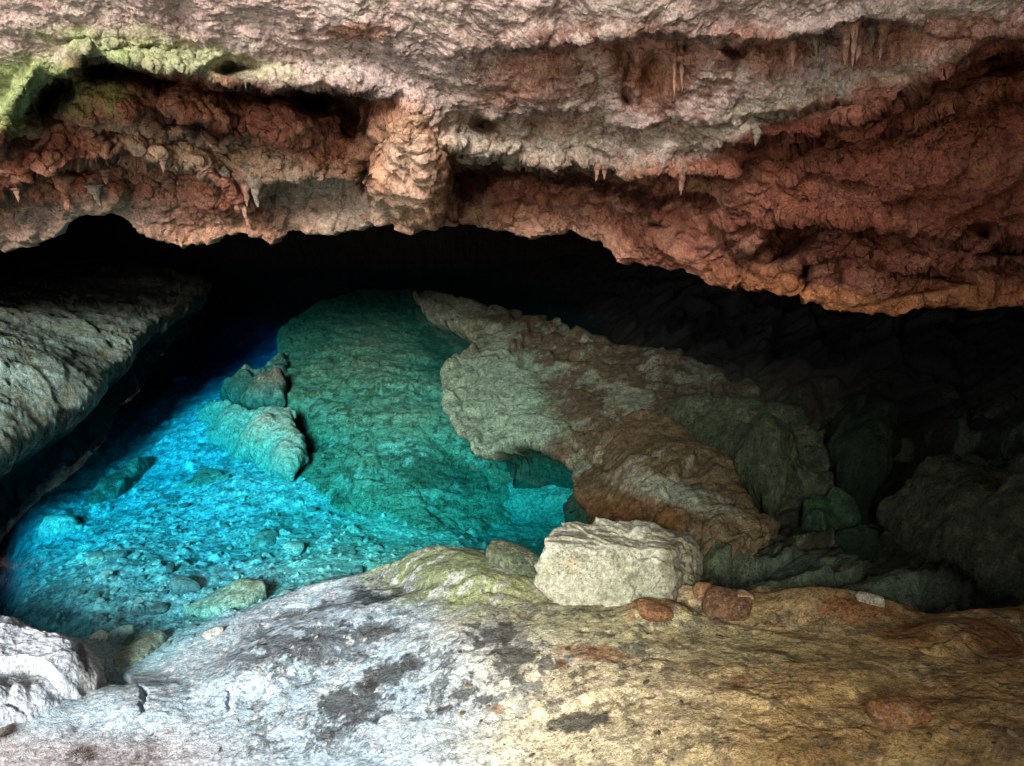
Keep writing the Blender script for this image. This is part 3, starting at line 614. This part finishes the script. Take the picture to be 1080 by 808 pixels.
slab('wedge_rock', [(850, 590, .16), (872, 570, .24), (905, 556, .28), (926, 566, .28), (930, 590, .2), (905, 604, .14), (870, 604, .13)],
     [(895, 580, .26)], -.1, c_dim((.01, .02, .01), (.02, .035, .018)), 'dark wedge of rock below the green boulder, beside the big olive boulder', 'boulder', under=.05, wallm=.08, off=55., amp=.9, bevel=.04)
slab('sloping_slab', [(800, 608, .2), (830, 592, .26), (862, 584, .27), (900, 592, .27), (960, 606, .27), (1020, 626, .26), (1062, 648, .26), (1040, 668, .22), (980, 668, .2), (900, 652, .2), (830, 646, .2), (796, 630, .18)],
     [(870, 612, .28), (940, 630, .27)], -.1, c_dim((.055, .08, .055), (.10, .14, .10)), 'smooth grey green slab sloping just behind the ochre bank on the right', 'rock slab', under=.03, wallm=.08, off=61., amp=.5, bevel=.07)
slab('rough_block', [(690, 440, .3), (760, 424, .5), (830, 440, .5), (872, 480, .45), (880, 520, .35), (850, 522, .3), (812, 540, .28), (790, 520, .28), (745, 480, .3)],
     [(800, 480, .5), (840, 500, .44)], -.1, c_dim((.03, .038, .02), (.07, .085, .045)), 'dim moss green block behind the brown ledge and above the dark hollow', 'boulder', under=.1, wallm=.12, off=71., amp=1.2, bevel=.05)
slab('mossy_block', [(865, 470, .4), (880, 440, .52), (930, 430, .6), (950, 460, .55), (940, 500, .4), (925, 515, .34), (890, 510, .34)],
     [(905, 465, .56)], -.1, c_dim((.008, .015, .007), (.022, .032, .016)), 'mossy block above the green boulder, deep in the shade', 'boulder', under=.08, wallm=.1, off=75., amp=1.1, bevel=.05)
# rocks in the pool on the left
def c_pool(V, px, py):
    n = fbm(V, 4, 6, .65, 83.); n2 = fbm(V, 12, 5, .65, 86.)
    c = np.zeros((len(V), 3), F32)+np.array((.38, .42, .33), F32)
    c = mixc(c, (.24, .25, .15), ss(.0, .3, n)*.7)
    return mixc(c, (.50, .56, .44), ss(.1, .35, n2)*.6)
slab('jagged_rock', [(202, 432, -0.410), (222, 420, -0.220), (246, 424, -0.160), (268, 432, -0.140), (292, 424, -0.120), (306, 440, -0.110), (318, 456, -0.120), (324, 474, -0.140), (306, 490, -0.180), (280, 496, -0.340), (240, 490, -0.480), (205, 470, -0.560)],
     [(285, 442, -0.080), (262, 462, -0.190), (296, 470, -0.120), (235, 445, -0.240)], -.62, c_pool, 'jagged pale rock breaking the surface left of the green slab', 'rock', under=.02, wallm=.26, edge_n=.09, off=88., fr=.12, amp=1.2, strata=.0, bevel=.04)
slab('dark_outcrop', [(232, 418, -0.380), (246, 404, -0.230), (272, 392, -0.180), (300, 378, -0.180), (306, 400, -0.160), (300, 420, -0.130), (278, 426, -0.180), (250, 424, -0.280)],
     [(275, 408, -0.100)], -.9, c_dim((.10, .12, .09), (.2, .24, .18)), 'dark submerged outcrop behind the jagged pale rock', 'rock', under=.02, wallm=.25, edge_n=.08, off=85., amp=1.1, bevel=.04)
slab('long_stone', [(74, 546, -0.460), (84, 528, -0.410), (100, 510, -0.360), (122, 494, -0.360), (146, 482, -0.360), (162, 480, -0.410), (156, 490, -0.410), (138, 504, -0.410), (124, 518, -0.430), (104, 530, -0.460), (88, 542, -0.510)],
     [(115, 510, -0.270), (135, 494, -0.290)], -1.1, c_dim((.16, .17, .13), (.38, .40, .32)), 'long narrow dark stone lying aslant on the pool bed at the left', 'stone', under=.03, wallm=.06, edge_n=.015, off=91., amp=.5, bevel=.04, step=1.0)
slab('flat_stone', [(182, 520, -0.440), (196, 508, -0.380), (214, 496, -0.340), (232, 496, -0.320), (241, 503, -0.320), (226, 512, -0.380), (206, 522, -0.440)],
     [(214, 508, -0.340)], -1.0, c_dim((.22, .28, .22), (.34, .40, .32)), 'flat grey stone on the pool bed right of the long narrow stone', 'stone', under=.02, wallm=.05, edge_n=.015, off=93., amp=.4, bevel=.03, step=1.0)
slab('slab_stone', [(192, 648, -0.190), (215, 632, -0.150), (240, 620, -0.120), (262, 612, -0.090), (278, 612, -0.070), (279, 624, -0.070), (262, 637, -0.090), (236, 648, -0.130), (210, 654, -0.180)],
     [(240, 634, -0.090)], -.9, c_pool, 'flat pale slab with a dark right edge on the blue pool bed', 'stone', under=.07, wallm=.05, edge_n=.02, off=95., amp=.4, bevel=.02, step=1.0)
slab('leaning_stone', [(112, 700, -0.100), (120, 688, -0.120), (140, 676, -0.140), (165, 670, -0.120), (180, 673, -0.100), (166, 686, -0.080), (150, 698, -0.060), (130, 708, -0.060)],
     [(145, 688, -0.050)], -.7, c_pool, 'pale slab near the notch where the bank meets the blue water', 'stone', under=.06, wallm=.05, edge_n=.02, off=97., amp=.4, bevel=.02, step=1.0)
# left foreground rock
def c_fore(V, px, py):
    n = fbm(V, 4, 6, .65, 63.); n2 = fbm(V, 14, 5, .65, 66.)
    c = np.zeros((len(V), 3), F32)+np.array((.46, .52, .58), F32)
    c = mixc(c, (.40, .41, .38), ss(.0, .3, n)*.6)
    c = mixc(c, (.50, .47, .43), ss(70, 110, px)*.6)
    return mixc(c, (.06, .06, .06), blob(px, py, 87, 696, 5, 17, -8, n*.9)*.8)  # narrow dark patch near the right end
slab('foreground_rock', [(-120, 650, 0.160), (-40, 656, 0.140), (20, 658, 0.120), (52, 668, 0.100), (74, 684, 0.100), (96, 690, 0.100), (112, 708, 0.060), (116, 722, 0.020), (96, 736, 0.060), (60, 752, 0.120), (20, 764, 0.140), (-60, 780, 0.180), (-140, 740, 0.200)],
     [(20, 700, 0.190), (60, 705, 0.180), (85, 700, 0.180), (30, 735, 0.190), (-40, 720, 0.210)], -.4, c_fore, 'pale blue grey rock with dark end beside the dark water, bottom left', 'rock', mat=M_BANK, under=.08, wallm=.10, edge_n=.03, off=101., amp=1.0, bevel=.08, step=1.1)
print('slabs', time.time()-T0)

# ------------------------------------------------------------------ loose stones from cut planes
def ico(sub):
    bm = bmesh.new(); bmesh.ops.create_icosphere(bm, subdivisions=sub, radius=1)
    V = np.array([v.co[:] for v in bm.verts]); Fq = np.array([[v.index for v in f.verts] for f in bm.faces]); bm.free(); return V, Fq
ICO = {k: ico(k) for k in (3, 4, 6, 7)}
def facet_stone(planes, sub, p=8, nz=.02, freq=4, off=0.):
    """planes: normals n, distances d (rows) -> radial function with slightly softened edges"""
    V, Fq = ICO[sub]; n = planes[:, :3]; d = planes[:, 3]
    q = np.maximum(V@n.T/d[None], 1e-4); r = 1/(q**p).sum(1)**(1/p)
    W = V*r[:, None]; s = np.abs(W).mean()
    W = W+V*(nz*(fbm(W/s, freq*.25, 6, .6, off)*1.2+.5*fbm(W/s, freq, 6, .62, off+4., 'ridge'))*s)[:, None]
    return W, Fq
def rand_planes(seed, scale=(1, .8, .55), n=13, jit=.25):
    r = np.random.RandomState(seed); v = r.normal(size=(n, 3)); v /= np.linalg.norm(v, axis=1)[:, None]
    v = np.concatenate([v, np.eye(3), -np.eye(3)]); d = np.concatenate([.8+r.rand(n)*jit, np.ones(6)])
    s = np.array(scale); v2 = v/s; l = np.linalg.norm(v2, axis=1); return np.column_stack([v2/l[:, None], d/l])
def stone_at(name, px, py, z, size, seed, base, light, label, cat='stone', group=None, scale=(1, .8, .55), rz=0., sub=4, mat=M_STONE, nz=.12, tilt=0.):
    W, Fq = facet_stone(rand_planes(seed, scale), sub, nz=nz, off=seed*1.7)
    x_, y_, _ = unproj_z(px, py, z); k = math.hypot(float(y_), EYE-z)/FPX*size
    W = W*k; c, s = math.cos(rz), math.sin(rz)
    ct, st = math.cos(tilt), math.sin(tilt); W = np.stack([W[:, 0]*ct-W[:, 2]*st, W[:, 1], W[:, 0]*st+W[:, 2]*ct], 1)
    W = np.stack([W[:, 0]*c-W[:, 1]*s, W[:, 0]*s+W[:, 1]*c, W[:, 2]], 1)
    n = fbm(W/k, 1.3, 5, .6, seed*3.1); cc = np.zeros((len(W), 3), F32)+np.array(base, F32); cc = mixc(cc, light, ss(-.1, .3, n)*.8)
    nn = fbm(W/k, 5, 5, .65, seed*2.3); cc = mixc(cc, tuple(v*.35 for v in base), ss(.05, .25, nn)*.6); cc = mixc(cc, (.3, .26, .18), ss(.1, .3, -nn)*.35 if mat is M_STONE else 0*nn)
    o = mesh_obj(name, W, Fq, cc, mat); o.location = (float(x_), float(y_), z)
    return tagged(o, label, cat, group)
# the pale boulder: hull through hand-placed corners (metres, local: x right, y away, z up)
def hull_planes(pts):
    bm = bmesh.new()
    for p in pts: bm.verts.new(p)
    bmesh.ops.convex_hull(bm, input=bm.verts); bm.normal_update()
    out = [(*f.normal, f.normal.dot(f.calc_center_median())) for f in bm.faces if f.calc_area() > 1e-6]; bm.free()
    return np.array(out)
def pixpt(px, py, D): a = unproj_y(px, py, D); return np.array([float(v) for v in a])
bc0 = pixpt(655, 598, 2.95)
corners = [(573, 614, 2.68), (592, 634, 2.64), (703, 633, 2.64), (584, 574, 2.76), (570, 598, 2.74), (706, 582, 2.77), (600, 557, 3.08), (655, 556, 3.12), (722, 563, 3.20), (741, 597, 3.12), (724, 626, 2.90)]
pts = [pixpt(*c)-bc0 for c in corners]+[pixpt(x_, y_, d_)-bc0 for x_, y_, d_ in ((600, 604, 3.25), (700, 606, 3.32))]
W, Fq = facet_stone(hull_planes(pts), 7, p=110, nz=.10, freq=2.6, off=3.)
fb = fract(W, .16, 3., 21)+.7*fract(W, .05, 6., 22); W = W*(1+.5*fb/np.linalg.norm(W, axis=1))[:, None]
Wl = W+bc0
lay = fbm(W, 3.5, 5, .6, 71., 'ridge', (1., 1., 5.)); W = W*(1+.045*(lay-.3))[:, None]
n = fbm(W, 5, 6, .62, 7.); n2 = fbm(W, 18, 5, .65, 8.); bpx_, bpy2 = project(Wl[:, 0], Wl[:, 1], Wl[:, 2])
cc = np.zeros((len(W), 3), F32)+np.array((.37, .365, .26), F32)
cc = mixc(cc, (.48, .47, .39), ss(-.1, .25, n)*ss(600, 575, bpy2)*.8); cc = mixc(cc, (.24, .25, .15), ss(.0, .2, n2+.5*n)*.55); cc = mixc(cc, (.12, .12, .07), ss(.14, .24, n2-.3*n)*.5)
cc = mixc(cc, (.42, .32, .18), blob(bpx_, bpy2, 602, 595, 9, 8, 0, n)*.5)
cc = mixc(cc, (.12, .105, .06), ss(696, 708, bpx_+n*14-(bpy2-600)*.2)*.75)  # right face painted darker, as if turned from the light
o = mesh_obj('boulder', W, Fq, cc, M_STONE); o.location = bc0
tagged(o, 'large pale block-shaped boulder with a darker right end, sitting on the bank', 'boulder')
def gz(px_, py_):
    """height of the ground surface seen at a pixel"""
    q = np.nonzero((GPX-px_)**2+(GPY-py_)**2 < 9)[0]
    i = q[np.argmin(GX[1][q])] if len(q) else np.argmin((GPX-px_)**2+(GPY-py_)**2); return float(GX[2][i]), i
GPX, GPY = project(*GX); fr = (GPX > -30) & (GPX < 1110) & (GPY > 280) & (GPY < 830) & (GX[1] > 1) & (GX[1] < 9.5)
GPX = GPX[fr]; GPY = GPY[fr]; GX = tuple(a[fr] for a in GX)
def on_ground(name, px_, py_, size, seed, base, light, label, lift=.25, **kw):
    z_, _ = gz(px_, py_)
    k = (EYE-z_)/max(.3, math.sin(math.radians(20)+math.atan((py_-CY)/FPX)))/FPX*size
    return stone_at(name, px_, py_, z_+k*lift*kw.get('scale', (1, .8, .55))[2], size, seed, base, light, label, **kw)
OR = (.2, .08, .024); OL = (.3, .17, .07)
on_ground('orange_stone', 946, 754, 28, 3, OR, OL, 'smooth rust orange stone alone on the ochre bank, lower right', lift=.95, scale=(1, .62, .5), rz=.0, sub=6, nz=.06, tilt=.1)
on_ground('rusty_stone', 768, 640, 28, 8, (.11, .055, .025), (.2, .1, .04), 'rusty brown stone with dark right side just right of the pale boulder', lift=.6, scale=(1, .6, .5), rz=-.3, sub=6, nz=.12)
on_ground('rusty_stone', 741, 624, 12, 12, (.22, .11, .04), (.34, .2, .1), 'small orange pebble wedged between the pale boulder and the rusty stone', lift=.6, scale=(.9, .8, .8), sub=4)
on_ground('rusty_stone', 784, 629, 10, 13, (.26, .17, .07), (.34, .24, .12), 'small tan stone on top of the rusty brown stone', lift=1.6, scale=(1, .8, .7), sub=4)
on_ground('rusty_stone', 690, 646, 19, 15, (.19, .08, .03), (.26, .15, .07), 'low rust red stone half buried in front of the pale boulder', lift=.15, scale=(1, .7, .5), sub=6, nz=.08)
on_ground('white_stone', 917, 631, 15, 17, (.34, .31, .2), (.44, .4, .28), 'small flat whitish stone on the rim of the ochre bank', lift=.4, scale=(1, .6, .3), rz=-.25, sub=6, nz=.3)
on_ground('rim_stone', 545, 597, 34, 19, (.06, .08, .045), (.12, .14, .08), 'dark green stone on the water edge left of the pale boulder', lift=.1, scale=(1, .6, .5), rz=-.3, sub=6, nz=.12)
# named stones on the pool bed
DKS = (.13, .17, .17); MD = (.30, .34, .30); LT = (.66, .7, .62)
for i, (a, b, s, se, ba, li, sc3, rz, lab) in enumerate((
    (278, 571, 17, 21, (.16, .19, .17), (.40, .44, .34), (1, .7, .5), .4, 'round dark stone with pale patches on the blue bed, nearest the green slab'),
    (195, 619, 16, 22, DKS, (.2, .24, .24), (1, .7, .5), .1, 'dark oval stone touching the left end of the flat pale slab'),
    (168, 643, 11, 23, DKS, (.18, .24, .25), (1, .7, .5), .0, 'small dark oval stone left of the flat pale slab'),
    (104, 590, 13, 24, MD, LT, (.8, .7, .6), .3, 'upright grey stone on the left of the blue bed'),
    (122, 586, 12, 25, DKS, MD, (1, .6, .4), .5, 'thin dark stone beside the upright grey stone'),
    (66, 555, 20, 26, (.4, .42, .38), LT, (1, .8, .5), .2, 'large grey stone below the end of the long narrow stone'),
    (311, 577, 12, 27, MD, (.44, .48, .4), (1, .7, .5), -.4, 'grey stone between the round dark stone and the green slab'),
    (143, 402, 9, 28, (.6, .62, .5), (.7, .72, .6), (1, .7, .4), .0, 'pale flat stone in the deep blue water below the shelf'),
    (190, 400, 8, 29, (.55, .6, .52), (.7, .72, .6), (1, .7, .4), .0, 'smaller pale stone in the deep blue water, right of the flat one'),
    (60, 484, 17, 30, DKS, MD, (1, .6, .5), .6, 'dark rock beneath the water at the foot of the left shelf'),
    (277, 620, 8, 31, DKS, MD, (1, .7, .6), .0, 'dark stone perched at the right tip of the flat pale slab'),
    (378, 602, 8, 32, DKS, MD, (.7, .7, .9), .0, 'small dark stone standing at the water edge of the bank'),
    (128, 668, 12, 33, LT, (.75, .78, .7), (1, .6, .5), .2, 'pale lump on the bed in front of the dark deep water'),
    (105, 672, 11, 34, LT, (.75, .78, .7), (1, .7, .5), -.3, 'pale lump beside the leaning slab near the bank notch'),
    (225, 668, 10, 35, MD, LT, (1, .7, .5), .7, 'grey stone between the pale slabs at the foot of the bank'),
    )):
    on_ground('pool_stone', a, b, s, se, ba, li, lab, lift=.3, scale=sc3, rz=rz, sub=4, mat=M_BED, group='named stones on the pool bed')
# countless-looking but individual pebbles on the bed
protos = []
prs = np.random.RandomState(11)
def pebble_mesh(seed, light):
    W, Fq = facet_stone(rand_planes(seed, (1, .8, .6)), 3, nz=.12, off=seed*1.3)
    cc = np.zeros((len(W), 3), F32)+np.array(light, F32); cc = mixc(cc, tuple(v*.6 for v in light), ss(0, .3, fbm(W, 1.5, 3, .5, seed))*.7)
    o = mesh_obj('pebble', W, Fq, cc, M_BED); me = o.data; bpy.data.objects.remove(o); return me
PM = [pebble_mesh(200+i, [(.74, .76, .68), (.6, .64, .56), (.82, .82, .76)][i % 3]) for i in range(6)]
PD = [pebble_mesh(300+i, [(.20, .24, .23), (.30, .33, .28)][i % 2]) for i in range(4)]
sub_poly = np.array([(75, 560), (150, 500), (200, 520), (300, 515), (420, 570), (350, 600), (180, 685), (120, 680), (75, 620)], float)
cnt = 0
while cnt < 240:
    a, b = prs.uniform(60, 440), prs.uniform(500, 690)
    if sdf_poly(np.array([a]), np.array([b]), sub_poly)[0][0] < 2: continue
    z_, i = gz(a, b)
    dark = prs.rand() < .33; me = (PD if dark else PM)[prs.randint(4)]
    o = bpy.data.objects.new('pebble', me); C.objects.link(o)
    k = (.006+.020*prs.rand()**2.5)*(1.25 if dark else 1)
    o.scale = (k*prs.uniform(.8, 1.4), k, k*prs.uniform(.6, 1)); o.rotation_euler = (0, 0, prs.rand()*6)
    o.location = (float(GX[0][i]), float(GX[1][i]), z_+k*.3)
    tagged(o, 'small dark pebble lying on the blue pool bed' if dark else 'small pale pebble lying on the blue pool bed', 'pebble', 'dark pebbles on the pool bed' if dark else 'pale pebbles on the pool bed')
    cnt += 1
# small rubble on the ochre side of the bank
PR = [pebble_mesh(400+i, [(.26, .17, .08), (.34, .27, .17), (.14, .10, .06)][i % 3]) for i in range(6)]
for i in range(150):
    a = prs.uniform(480, 1070); b = prs.uniform(648, 800)
    if i > 80: a = prs.uniform(560, 830); b = 637+abs(prs.normal())*9+(8 if a > 740 else 0)
    z_, j = gz(a, b); o = bpy.data.objects.new('rubble_stone', PR[prs.randint(6)]); C.objects.link(o)
    k = .004+.011*prs.rand()**3; o.scale = (k*prs.uniform(.9, 1.5), k, k*.7); o.rotation_euler = (prs.rand()*.4, prs.rand()*.4, prs.rand()*6)
    o.location = (float(GX[0][j]), float(GX[1][j]), z_+k*.25)
    tagged(o, 'crumb of brown stone lying on the ochre bank', 'stone chip', 'crumbs of stone on the ochre bank')
# loose chips on the bank
for i in range(70):
    a, b = prs.uniform(150, 1060), prs.uniform(640, 800)
    z_, j = gz(a, b); me = PM[prs.randint(6)]
    if a > 480: continue
    o = bpy.data.objects.new('rock_chip', me); C.objects.link(o)
    k = .003+.006*prs.rand()**2; o.scale = (k*1.3, k, k*.7); o.rotation_euler = (0, 0, prs.rand()*6)
    o.location = (float(GX[0][j]), float(GX[1][j]), z_+k*.3)
    tagged(o, 'tiny pale stone chip lying on the grey bank', 'stone chip', 'pale chips scattered on the grey bank')

# brown dry tufts, bottom left
def tuft(px_, py_, r, label, seed):
    z_, i = gz(px_, py_); r = r*1.75/FPX*1.05
    q = np.random.RandomState(seed); V = []; Fq = []
    for k in range(420):
        a = q.rand()*6.28; rr = r*math.sqrt(q.rand()); bx_, by_ = rr*math.cos(a), rr*math.sin(a)*.8
        d = np.array([bx_*.8+q.normal()*r*.3, by_*.8+q.normal()*r*.3, r*q.uniform(.12, .5)]); w = r*.022
        p0 = np.array([bx_, by_, -.006]); sd_ = np.cross(d, [0, 0, 1.]); sd_ = sd_/(np.linalg.norm(sd_)+1e-9)*w
        m_ = p0+d*.55+np.array([0, 0, r*.12]); b0 = len(V)
        V += [p0-sd_, p0+sd_, m_+sd_*.7, m_-sd_*.7, p0+d+sd_*.2, p0+d-sd_*.2]; Fq += [(b0, b0+1, b0+2, b0+3), (b0+3, b0+2, b0+4, b0+5)]
    V = np.array(V); cc = np.zeros((len(V), 3), F32)+np.array((.075, .045, .03), F32)
    o = mesh_obj('dry_tuft', V, np.array(Fq), cc*(0.6+.8*np.repeat(q.rand(420), 6))[:, None], M_STONE); o.location = (float(GX[0][i]), float(GX[1][i]), z_)
    tagged(o, label, 'moss tuft', 'dry brown tufts on the bank')
tuft(73, 768, 8, 'small round brown tuft below the foreground rock', 1)
tuft(85, 796, 15, 'widest brown tuft, at the bottom edge of the picture', 2)
tuft(147, 801, 10, 'brown tuft at the bottom edge, right of the widest one', 3)
tuft(2, 770, 13, 'dark brown tuft in the bottom left corner', 4)
tuft(238, 787, 7, 'narrow brown tuft farthest to the right on the bank', 5)

# ------------------------------------------------------------------ WATER
wm = bpy.data.materials.new('clear_water'); wm.use_nodes = True; nt = wm.node_tree; N = nt.nodes; L = nt.links
for n_ in list(N):
    if n_.type != 'OUTPUT_MATERIAL': N.remove(n_)
out = N['Material Output']
tr = N.new('ShaderNodeBsdfTransparent'); gl = N.new('ShaderNodeBsdfGlossy'); gl.inputs['Roughness'].default_value = .02
fr_ = N.new('ShaderNodeFresnel'); fr_.inputs['IOR'].default_value = 1.3
ge = N.new('ShaderNodeNewGeometry'); om = N.new('ShaderNodeMath'); om.operation = 'SUBTRACT'; om.inputs[0].default_value = 1; L.new(ge.outputs['Backfacing'], om.inputs[1])
mm = N.new('ShaderNodeMath'); mm.operation = 'MULTIPLY'; L.new(om.outputs[0], mm.inputs[0]); L.new(fr_.outputs[0], mm.inputs[1])
mx = N.new('ShaderNodeMixShader'); L.new(mm.outputs[0], mx.inputs[0]); L.new(tr.outputs[0], mx.inputs[1]); L.new(gl.outputs[0], mx.inputs[2]); L.new(mx.outputs[0], out.inputs['Surface'])
va = N.new('ShaderNodeVolumeAbsorption'); va.inputs['Color'].default_value = (.2, .915, .99, 1); va.inputs['Density'].default_value = 3.0
L.new(va.outputs[0], out.inputs['Volume'])
bm = bmesh.new(); bmesh.ops.create_cube(bm, size=1)
for v in bm.verts:
    v.co = (v.co.x*18, 7.6+v.co.y*12, 0 if v.co.z > 0 else -4)
me = bpy.data.meshes.new('pool_water'); bm.to_mesh(me); bm.free(); me.materials.append(wm)
o = bpy.data.objects.new('pool_water', me); C.objects.link(o); o['kind'] = 'structure'

# ------------------------------------------------------------------ back wall closes the cavern
th = np.linspace(-.35, math.pi+.35, 160); hh = np.linspace(-3, 6, 60)
TH, HH = np.meshgrid(th, hh); rad = 1-.010*(HH+3)**1.2
V = np.stack([np.cos(TH)*11*rad, 4.0+np.sin(TH)*8.2*rad, HH], -1); Nw = grid_normals(V); V = V.reshape(-1, 3)
V = V+Nw.reshape(-1, 3)*(.5*fbm(V, .6, 6, .55, 3.))[:, None]
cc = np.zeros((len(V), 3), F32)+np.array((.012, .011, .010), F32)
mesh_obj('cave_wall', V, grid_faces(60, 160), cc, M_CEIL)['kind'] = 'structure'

# unseen wall right of and behind the viewer, added to shade the right
pl = np.array([(.1, -3.1), (.9, -2.6), (1.8, -1.4), (2.1, .0), (2.4, 1.2), (3.0, 2.6), (3.8, 3.8), (5.0, 5.0)]); tt = np.linspace(0, 7, 220)
wx = np.interp(tt, range(8), pl[:, 0]); wy = np.interp(tt, range(8), pl[:, 1]); hh = np.linspace(-.6, 7.6, 120)
V = np.stack([wx[None]+0*hh[:, None]-.35*np.maximum(hh-1.5, 0)[:, None]*.3, wy[None]+0*hh[:, None], np.repeat(hh[:, None], 220, 1)], -1); Nw = grid_normals(V); V = V.reshape(-1, 3)
V = V+Nw.reshape(-1, 3)*(.35*fbm(V, .8, 6, .55, 13.)+.5*fract(V, .5, 2., 31))[:, None]
cc = np.zeros((len(V), 3), F32)+np.array((.30, .22, .17), F32); cc = mixc(cc, (.42, .36, .30), ss(-.1, .3, fbm(V, 2, 5, .6, 5.)))
mesh_obj('added_blocker_wall', V, grid_faces(120, 220), cc, M_CEIL)['kind'] = 'structure'

# ------------------------------------------------------------------ light, sky, camera
EL, AZ = 29.0, -8.0     # sun behind the viewer, to the left (azimuth from straight behind)
w = bpy.data.worlds.new('World'); bpy.context.scene.world = w; w.use_nodes = True
nt = w.node_tree; sky = nt.nodes.new('ShaderNodeTexSky'); sky.sky_type = 'NISHITA'; sky.sun_disc = False
sky.sun_elevation = math.radians(EL)
sx, sy = math.sin(math.radians(AZ)), -math.cos(math.radians(AZ))   # direction towards the sun in xy
sky.sun_rotation = math.atan2(sx, sy)
nt.links.new(sky.outputs[0], nt.nodes['Background'].inputs[0]); nt.nodes['Background'].inputs[1].default_value = .10
sl = bpy.data.lights.new('sun', 'SUN'); sl.energy = 3.2; sl.angle = math.radians(20); sl.color = (1, .97, .93)
so = bpy.data.objects.new('sun', sl); C.objects.link(so)
from mathutils import Vector
ce = math.cos(math.radians(EL)); d = Vector((-sx*ce, -sy*ce, -math.sin(math.radians(EL))))
so.rotation_euler = d.to_track_quat('-Z', 'Y').to_euler(); so.location = (-4, -6, 6)
cam = bpy.data.cameras.new('camera'); co = bpy.data.objects.new('camera', cam); C.objects.link(co)
co.location = (0, 0, EYE); co.rotation_euler = (math.radians(90)+PITCH, 0, 0)
cam.sensor_width = 36; cam.lens = 36*FPX/1080; cam.clip_start = .05; cam.clip_end = 500
sc = bpy.context.scene; sc.camera = co
sc.view_settings.view_transform = 'Standard'; sc.view_settings.look = 'None'; sc.view_settings.gamma = 1; sc.view_settings.exposure = 1.9
sc.cycles.use_denoising = True; sc.cycles.filter_width = 1.3; sc.cycles.sample_clamp_indirect = 4; sc.cycles.max_bounces = 6; sc.cycles.diffuse_bounces = 4
print('done', time.time()-T0)
